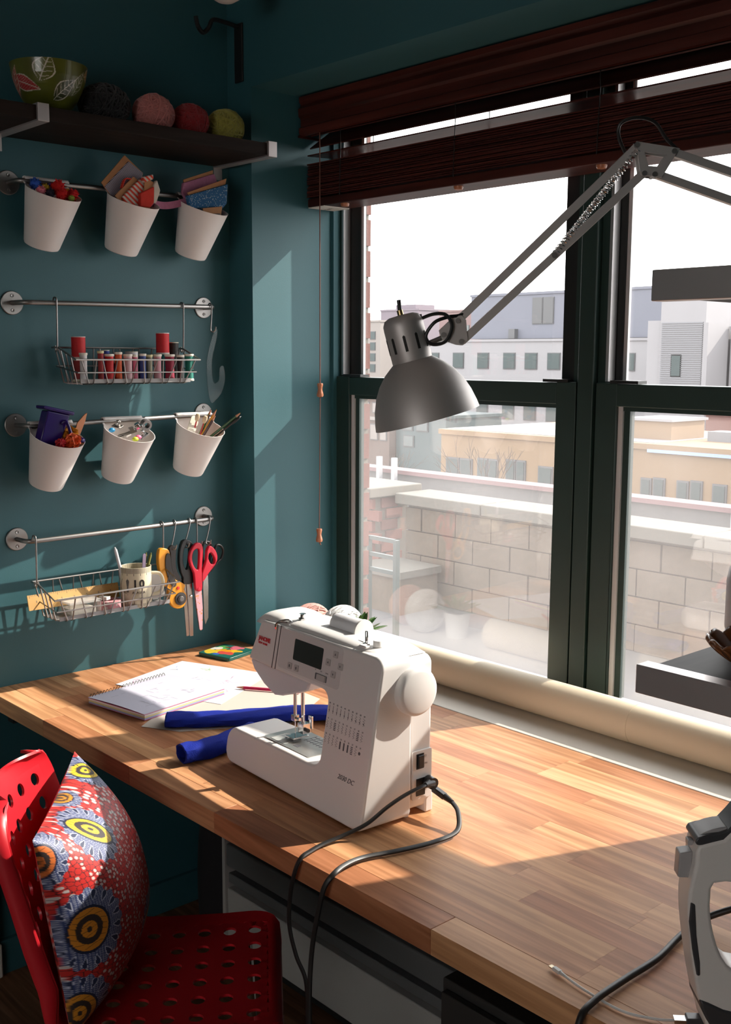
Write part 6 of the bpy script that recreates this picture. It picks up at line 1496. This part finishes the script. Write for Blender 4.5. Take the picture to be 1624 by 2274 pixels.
me_.name = 'seat_shell'; me_.shade_smooth(); me_.set_sharp_from_angle(angle=math.radians(35)); co.data = me_
rimp = [cmap(0, LT * i / 60, 0) for i in range(61)]
for sv in (0.0, CWID):
    b = MB()
    for i in range(61):
        l = LT * i / 60
        p = cmap(sv, l); q = cmap(sv, l, 0.016); r = cmap(sv, l, 0.030) + CW * (-0.004 if sv == 0 else 0.004)
        b.v += [tuple(p), tuple(q), tuple(r)]
    for i in range(60):
        for k in range(2): b.f.append((i * 3 + k, i * 3 + k + 1, i * 3 + k + 4, i * 3 + k + 3))
    o = b.build('side_rim', M_red, chair, True); so = o.modifiers.new('solid', 'SOLIDIFY'); so.thickness = 0.006; so.offset = 0
for (d, s) in ((0.06, 0.05), (0.06, 0.35), (0.33, 0.06), (0.33, 0.34)):
    p = CO - CF * d + CW * s - CB; q = CO - CF * (d * 1.15 - 0.03) + CW * (0.2 + (s - 0.2) * 1.25) - CB
    MB().tube([(p.x, p.y, 0.432), (q.x, q.y, 0.004)], 0.011, 12).build('leg', M_chrome, chair, True)
    MB().lathe([(0, 0), (0.014, 0), (0.014, 0.012), (0, 0.012)], 12, Matrix.Translation((q.x, q.y, 0.0002))).build('foot', M_black, chair, True)

# cushion with a wax print worked out on its own surface
cu = thing('wax_print_cushion', 'red wax print cushion with yellow centred flowers on the chair', 'cushion', (CO.x - 0.34 * CF.x + 0.2 * CW.x, CO.y - 0.34 * CF.y + 0.2 * CW.y, 0.456))
CUB = np.array(cu.location)
def pil(a, b, side):
    ea = np.clip(1 - np.abs(2 * a - 1) ** 2.4, 0, 1); eb = np.clip(1 - np.abs(2 * b - 1) ** 2.4, 0, 1)
    T = (ea * eb) ** .55
    wr = 0.004 * np.sin(9 * a + 4 * b) * np.sin(PI * a) * np.sin(PI * b)
    s = .195 + (a - .5) * .40 * (1 - .05 * np.sin(PI * b)); z = .632 + (b - .5) * .345 * (1 - .07 * np.sin(PI * a))
    d = .365 + .025 * (b - .5) * 2 + (-.125 * T + wr if side == 0 else 0.022 * T)
    P = np.zeros(a.shape + (3,))
    for i in range(2): P[..., i] = CO[i] - CF[i] * d + CW[i] * s
    P[..., 2] = z
    return P - CUB
NAVY = np.array([0.012, 0.022, 0.075]); GREY = np.array([0.42, 0.44, 0.55])
FL = [(0.70, 0.915, (0.72, 0.46, 0.02), 0.024, 1.9, 0.9, 0.062), (0.95, 0.506, (0.66, 0.24, 0.02), 0.034, 1.0, 0.0, 0.067), (1.0, 0.885, (0.66, 0.16, 0.03), 0.026, 1.0, 0.0, 0.050), (0.162, 0.975, (0.72, 0.50, 0.02), 0.022, 1.6, 0.6, 0.052),
      (0.50, 0.998, (0.66, 0.26, 0.02), 0.017, 1.3, 0.3, 0.036), (0.985, 0.11, (0.66, 0.26, 0.02), 0.030, 1.0, 0.0, 0.062), (0.45, 0.22, (0.72, 0.42, 0.02), 0.030, 1.2, 0.4, 0.062), (0.18, 0.52, (0.66, 0.24, 0.02), 0.030, 1.0, 0.0, 0.062)]
def cush_col_for(side):
    def fn(U, V):
        P = pil(U, V, side); sh = U.shape
        e = 0.004
        # red ground with white specks and dark curls: jittered cell pattern in surface coordinates
        X = (U * 0.40 + 0.12 * np.abs(U - 0.5)) ; Y = V * 0.40
        g = 0.0095
        best = np.full(sh, 9.0); second = np.full(sh, 9.0); bid = np.zeros(sh)
        ci = np.floor(X / g).astype(int); cj = np.floor(Y / g).astype(int)
        def h(i, j, k): 
            v = np.sin(i * 127.1 + j * 311.7 + k * 74.7) * 43758.5453; return v - np.floor(v)
        for di in (-1, 0, 1):
            for dj in (-1, 0, 1):
                i = ci + di; j = cj + dj
                px = (i + 0.15 + 0.7 * h(i, j, 1)) * g; py = (j + 0.15 + 0.7 * h(i, j, 2)) * g
                dd = np.hypot(X - px, Y - py) / g
                up_ = dd < best
                second = np.where(up_, best, np.minimum(second, dd)); bid = np.where(up_, h(i, j, 3), bid); best = np.where(up_, dd, best)
        C = np.ones(sh + (3,)) * np.array([0.55, 0.018, 0.014])
        C[(best < 0.34) & (bid > 0.5)] = (0.60, 0.52, 0.50)
        C[(best > 0.34) & (best < 0.46) & (bid > 0.35)] = (0.60, 0.04, 0.03)
        C[(second - best) < 0.10] = (0.05, 0.008, 0.012)
        if side == 1: return C
        for (fa, fb, col, rc_, el, ang, R) in FL:
            fa_, fb_ = np.array([[min(fa, 0.9999)]]), np.array([[min(fb, 0.9999)]])
            p0 = pil(fa_, fb_, 0)[0, 0]
            lo, hi = max(fa - 0.03, 0), min(fa + 0.03, 1); ta = pil(np.array([[hi]]), fb_, 0)[0, 0] - pil(np.array([[lo]]), fb_, 0)[0, 0]; ta /= np.linalg.norm(ta)
            lo, hi = max(fb - 0.03, 0), min(fb + 0.03, 1); tb = pil(fa_, np.array([[hi]]), 0)[0, 0] - pil(fa_, np.array([[lo]]), 0)[0, 0]; tb -= ta * (tb @ ta); tb /= np.linalg.norm(tb)
            q = P - p0; x = q @ ta; y = q @ tb; nrm = q - x[..., None] * ta - y[..., None] * tb
            far = np.linalg.norm(q, axis=-1); 
            x, y = x * math.cos(ang) + y * math.sin(ang), (-x * math.sin(ang) + y * math.cos(ang))
            k = far / np.maximum(np.hypot(x, y), 1e-6); x = x * k; y = y * k
            r = np.hypot(x, y * 1.0); re = np.hypot(x / el, y); th = np.arctan2(y, x)
            n = 16; wob = R * (1 + 0.05 * np.cos(n * th))
            m = r < wob
            spk = (np.sin(X * 1900) * np.sin(Y * 1700 + X * 500) > 0.15)
            C[m] = np.where(spk[m][:, None], GREY * 0.9, NAVY * 2.2)
            ph = (th / (2 * PI) * n) % 1 - 0.5; t = (r - rc_ * 1.35 * (1 + (el - 1) * .25)) / (R * 0.97 - rc_ * 1.35 * (1 + (el - 1) * .25))
            wd = 0.40 * np.sqrt(np.clip(t, 0, 1)) * np.sqrt(np.clip(1 - t ** 4, 0, 1)) * (0.6 + 0.4 * t)
            pet = (t > 0.05) & (t < 1) & (np.abs(ph) < wd); C[pet & (np.abs(ph) > wd - 0.07)] = GREY * 1.25; C[pet & (np.abs(ph) <= wd - 0.07)] = NAVY
            C[re < rc_ * 1.18] = NAVY * 0.6
            C[re < rc_ * 1.05] = col
            C[(re < rc_ * 0.72) & (re > rc_ * 0.42)] = (0.03, 0.02, 0.02)
            C[re < rc_ * 0.14] = (0.03, 0.02, 0.02)
            crack = (np.abs(np.sin(y * 330 + 1.5 * np.sin(x * 90))) < 0.13) & (re < rc_); C[crack] = (0.06, 0.03, 0.01)
        return C
    return fn
M_wax = mat('wax_print_cotton', attr='print', rough=0.5, sheen=0.1)
attr_mesh('front_panel', lambda U, V: pil(U, V, 0), cush_col_for(0), 420, 420, M_wax, cu)
attr_mesh('back_panel', lambda U, V: pil(U, V, 1), cush_col_for(1), 60, 60, M_wax, cu)

# ------------------------------------------------------------------ iron
ID = Vector((0.68, 0.733, 0)).normalized(); IN = Vector((ID.y, -ID.x, 0)); IB = Vector((1.925, -0.665, ZT + 0.0006))
iron = thing('steam_iron', 'white and grey steam iron standing on its heel at the table end', 'iron', IB)
KI = 0.00057
def ip(px, py): return ((px - 1575) * KI, (2300 - py) * KI)
IM = frameM((0, 0, 0), ID, Vector((0, 0, 1)), IN)
M_iw = mat('iron_white', (0.78, 0.73, 0.69), 0.35); M_ig = mat('iron_grey', (0.05, 0.05, 0.055), 0.4); M_im = mat('iron_mid_grey', (0.40, 0.38, 0.38), 0.4)
outer_i = [ip(*p) for p in [(1532, 1862), (1527, 1905), (1517, 1962), (1516, 2010), (1522, 2066), (1532, 2130), (1545, 2195), (1562, 2250), (1580, 2292), (1640, 2299), (1800, 2299), (1806, 2240), (1800, 2060), (1795, 1900), (1780, 1760), (1750, 1690), (1715, 1690), (1670, 1745), (1624, 1798), (1582, 1848)]]
hole_i = [ip(*p) for p in [(1568, 1945), (1562, 1975), (1563, 2010), (1573, 2060), (1592, 2110), (1620, 2140), (1664, 2140), (1684, 2100), (1680, 2030), (1662, 1975), (1620, 1945)]]
def hplate(outer, hole, t0, t1, name, m, parent, M, bevel):
    bm = bmesh.new(); vo = [bm.verts.new((p[0], p[1], 0)) for p in outer]; vh = [bm.verts.new((p[0], p[1], 0)) for p in hole]
    es = [bm.edges.new((L_[i], L_[(i + 1) % len(L_)])) for L_ in ([vo, vh] if vh else [vo]) for i in range(len(L_))]
    bmesh.ops.triangle_fill(bm, edges=es, use_beauty=True)
    ex = bmesh.ops.extrude_face_region(bm, geom=list(bm.faces))
    for v in [g for g in ex['geom'] if isinstance(g, bmesh.types.BMVert)]: v.co.z += (t1 - t0)
    for v in bm.verts: v.co.z += t0
    bmesh.ops.recalc_face_normals(bm, faces=bm.faces); bm.transform(M)
    me = bpy.data.meshes.new(name); bm.to_mesh(me); bm.free(); me.materials.append(m); me.shade_smooth(); me.set_sharp_from_angle(angle=math.radians(45))
    o = bpy.data.objects.new(name, me); COL.objects.link(o); o.parent = parent
    b = o.modifiers.new('bevel', 'BEVEL'); b.width = bevel; b.segments = 4; b.limit_method = 'ANGLE'; b.angle_limit = math.radians(60)
    return o
hplate(dense(outer_i, 2), dense(hole_i, 2), -0.024, 0.024, 'body', M_iw, iron, IM, 0.010)
MB().prism([ip(*p) for p in [(1520, 1985), (1530, 1990), (1536, 2060), (1546, 2120), (1548, 2150), (1540, 2150), (1528, 2090), (1519, 2030)]], -0.0255, 0.0255, IM).build('grip_strip', M_ig, iron, bevel=0.002)
MB().prism(dense([ip(*p) for p in [(1528, 1862), (1530, 1846), (1560, 1838), (1590, 1830), (1624, 1788), (1672, 1735), (1672, 1750), (1626, 1806), (1588, 1856), (1560, 1864)]], 2), -0.022, 0.022, IM).build('top_trim', M_ig, iron, bevel=0.003)
MB().prism(dense([ip(*p) for p in [(1533, 1846), (1560, 1832), (1592, 1826), (1588, 1836), (1560, 1846)]], 2), -0.017, 0.017, IM).build('water_lid', M_im, iron, bevel=0.002)
MB().prism([ip(*p) for p in [(1500, 1890), (1528, 1886), (1526, 1945), (1498, 1944)]], -0.010, 0.010, IM).build('steam_button', M_im, iron, bevel=0.002)
MB().prism([ip(*p) for p in [(1518, 1864), (1530, 1864), (1528, 1876), (1518, 1876)]], -0.006, 0.006, IM).build('spray_button', M_im, iron, bevel=0.001)
MB().prism(dense([ip(*p) for p in [(1548, 2202), (1600, 2225), (1680, 2240), (1800, 2240), (1800, 2299), (1640, 2299), (1590, 2280), (1565, 2250)]], 2), -0.0265, 0.0265, IM).build('heel', M_ig, iron, bevel=0.004)
MB().lathe([(0, 0), (0.022, 0), (0.025, 0.004), (0.025, 0.012), (0, 0.014)], 28, IM @ Matrix.Translation((*ip(1665, 2010), 0.0)) @ Matrix.Translation((0.012, 0, 0.022))).build('steam_dial', M_im, iron, True)
sole = [ip(1806, 2296), ip(1806, 1800), ip(1780, 1680), ip(1800, 1680), ip(1826, 1800), ip(1826, 2296)]
MB().prism(sole, -0.055, 0.055, IM).build('sole_plate', M_chrome, iron, bevel=0.002)
oi_ = (1.80, -0.49, ZT + 0.006)
il = thing('iron_lead', 'thick black iron lead running over the table edge', 'cable', oi_)
MB().tube(smooth_path(loc([(1.985, -0.52, 0.765), (1.93, -0.47, 0.80), (1.86, -0.42, 0.80), (1.795, -0.44, 0.765), (1.790, -0.50, 0.7575), (1.802, -0.579, 0.7575), (1.802, -0.653, 0.7575), (1.805, -0.726, 0.7580), (1.808, -0.760, 0.745), (1.81, -0.768, 0.68), (1.81, -0.765, 0.40)], oi_), 8), 0.0048, 10).build('cord', M_blackrub, il, True)
ou = (1.7123, -0.6981, ZT + 0.004)
us = thing('phone_cable', 'white phone charging cable lying at the table edge', 'cable', ou)
M_cab = mat('white_cable', (0.62, 0.60, 0.58), 0.5)
MB().tube(smooth_path(loc([(1.742, -0.7035, 0.7545), (1.778, -0.709, 0.7535), (1.836, -0.7115, 0.7532), (1.875, -0.695, 0.7535), (1.894, -0.680, 0.7545)], ou), 8), 0.0017, 8).build('cord', M_cab, us, True)
Rz = math.atan2(-0.0052, 0.029)
MB().cbox((0.014, -0.0025, 0.001), (0.014, 0.0072, 0.0052), Matrix.Rotation(Rz, 3, 'Z')).build('connector', M_cab, us, bevel=0.0015)
MB().cbox((0.004, -0.0008, 0.001), (0.007, 0.0062, 0.0016), Matrix.Rotation(Rz, 3, 'Z')).build('contact_tip', mat('contact_gold', (0.5, 0.42, 0.3), 0.3, 1.0), us)
MB().tube([(0.021, -0.0037, 0.001), (0.031, -0.0054, 0.0005)], [0.0026, 0.0018], 10).build('strain_relief', M_cab, us, True)
MB().cbox((0.186, 0.022, 0.002), (0.016, 0.012, 0.0045), Matrix.Rotation(0.75, 3, 'Z')).build('usb_plug', M_chrome, us, bevel=0.0005)
MB().cbox((0.199, 0.034, 0.003), (0.022, 0.016, 0.010), Matrix.Rotation(0.75, 3, 'Z')).build('usb_adapter', M_ig, us, bevel=0.002)

# ------------------------------------------------------------------ shelves at the right
def right_shelf(z0, label):
    t = thing('wall_shelf', label, 'shelf', (2.10, -0.32, z0), 0)
    MB().box(-0.318, -0.004, -0.266, 0.26, 0.004, 0.034).build('board', M_shelf, t, bevel=0.001)
    for y in (-0.281, 0.276):
        br = MB().box(-0.327, -0.004, y - 0.0135, y + 0.0135, 0.0, 0.0385).build('bracket', M_brk, t, bevel=0.0015)
        MB().box(-0.004, 0.0, y - 0.0135, y + 0.0135, -0.03, 0.06).build('wall_plate', M_brk, br)
    return t
right_shelf(1.134, 'lower dark oak shelf with silver bracket at the right holding the flower bowl')
right_shelf(1.640, 'upper dark shelf with silver bracket at the right edge')
fb = thing('flower_bowl', 'brown flower shaped wooden bowl on the lower right shelf', 'bowl', (1.886, -0.508, 1.134 + 0.0342))
M_fb = mat('carved_wood', (0.24, 0.085, 0.03), 0.3, var=0.2, vscale=40, coat=0.5)
MB().lathe([(0, 0), (0.022, 0), (0.026, 0.006), (0, 0.008)], 24).build('foot', M_fb, fb, True)
for k in range(12):
    a = 2 * PI * k / 12
    ca, sa = math.cos(a), math.sin(a)
    def pf_(u, v, a=a):
        r = 0.015 + 0.051 * v; wdt = (0.006 + 0.020 * v) * math.sqrt(max(0, 1 - max(0, (v - 0.6) / 0.42) ** 2)); x = (u - .5) * 2 * wdt
        return (r * math.cos(a) - x * math.sin(a), r * math.sin(a) + x * math.cos(a), 0.006 + 0.036 * v ** 1.3 - 0.004 * (2 * u - 1) ** 2)
    o = MB().grid(pf_, 8, 10).build('petal', M_fb, fb, True); so = o.modifiers.new('solid', 'SOLIDIFY'); so.thickness = 0.003
bb = MB().ball((0, 0, 0), 0.012, 14, 10).build('pin_ball', mat('red_ball', (0.5, 0.02, 0.02), 0.4), None, True); bb.location = (1.865, -0.515, 1.134 + 0.062); tag(bb, 'small red ball lying in the flower bowl', 'ball')

pt = thing('shelf_pot', 'pale grey rounded pot at the edge of the lower right shelf', 'pot', (1.834, -0.402, 1.134 + 0.0342))
MB().lathe([(0.0, 0.0), (0.034, 0.0), (0.045, 0.010), (0.050, 0.03), (0.050, 0.095), (0.047, 0.112), (0.040, 0.122), (0.036, 0.120), (0.042, 0.105), (0.045, 0.03), (0.0, 0.012)], 32).build('vessel', mat('pale_grey_ceramic', (0.55, 0.50, 0.50), 0.4), pt, True)
# bag below the table at the corner
bag = thing('fabric_bag', 'dark fabric bag with a teal card standing under the table by the corner', 'bag', (0.20, -0.16, 0.0))
MB().grid(lambda u, v: ((0.11 + 0.02 * math.sin(v * 3)) * math.cos(u * 2 * PI) * (1 - .25 * v * v), (0.07 + 0.01 * math.sin(u * 12)) * math.sin(u * 2 * PI) * (1 - .2 * v * v), 0.40 * v), 32, 12).build('sack', mat('black_canvas', (0.012, 0.010, 0.012), 0.9), bag, True)
MB().cbox((0.06, -0.05, 0.42), (0.07, 0.004, 0.10), Matrix.Rotation(0.5, 3, 'Y')).build('teal_card', mat('teal_card', (0.03, 0.16, 0.19), 0.6), bag)
MB().cbox((0.0, -0.06, 0.40), (0.02, 0.004, 0.09), Matrix.Rotation(-0.2, 3, 'Y')).build('pink_scrap', mat('pink_scrap', (0.4, 0.12, 0.16), 0.8), bag)
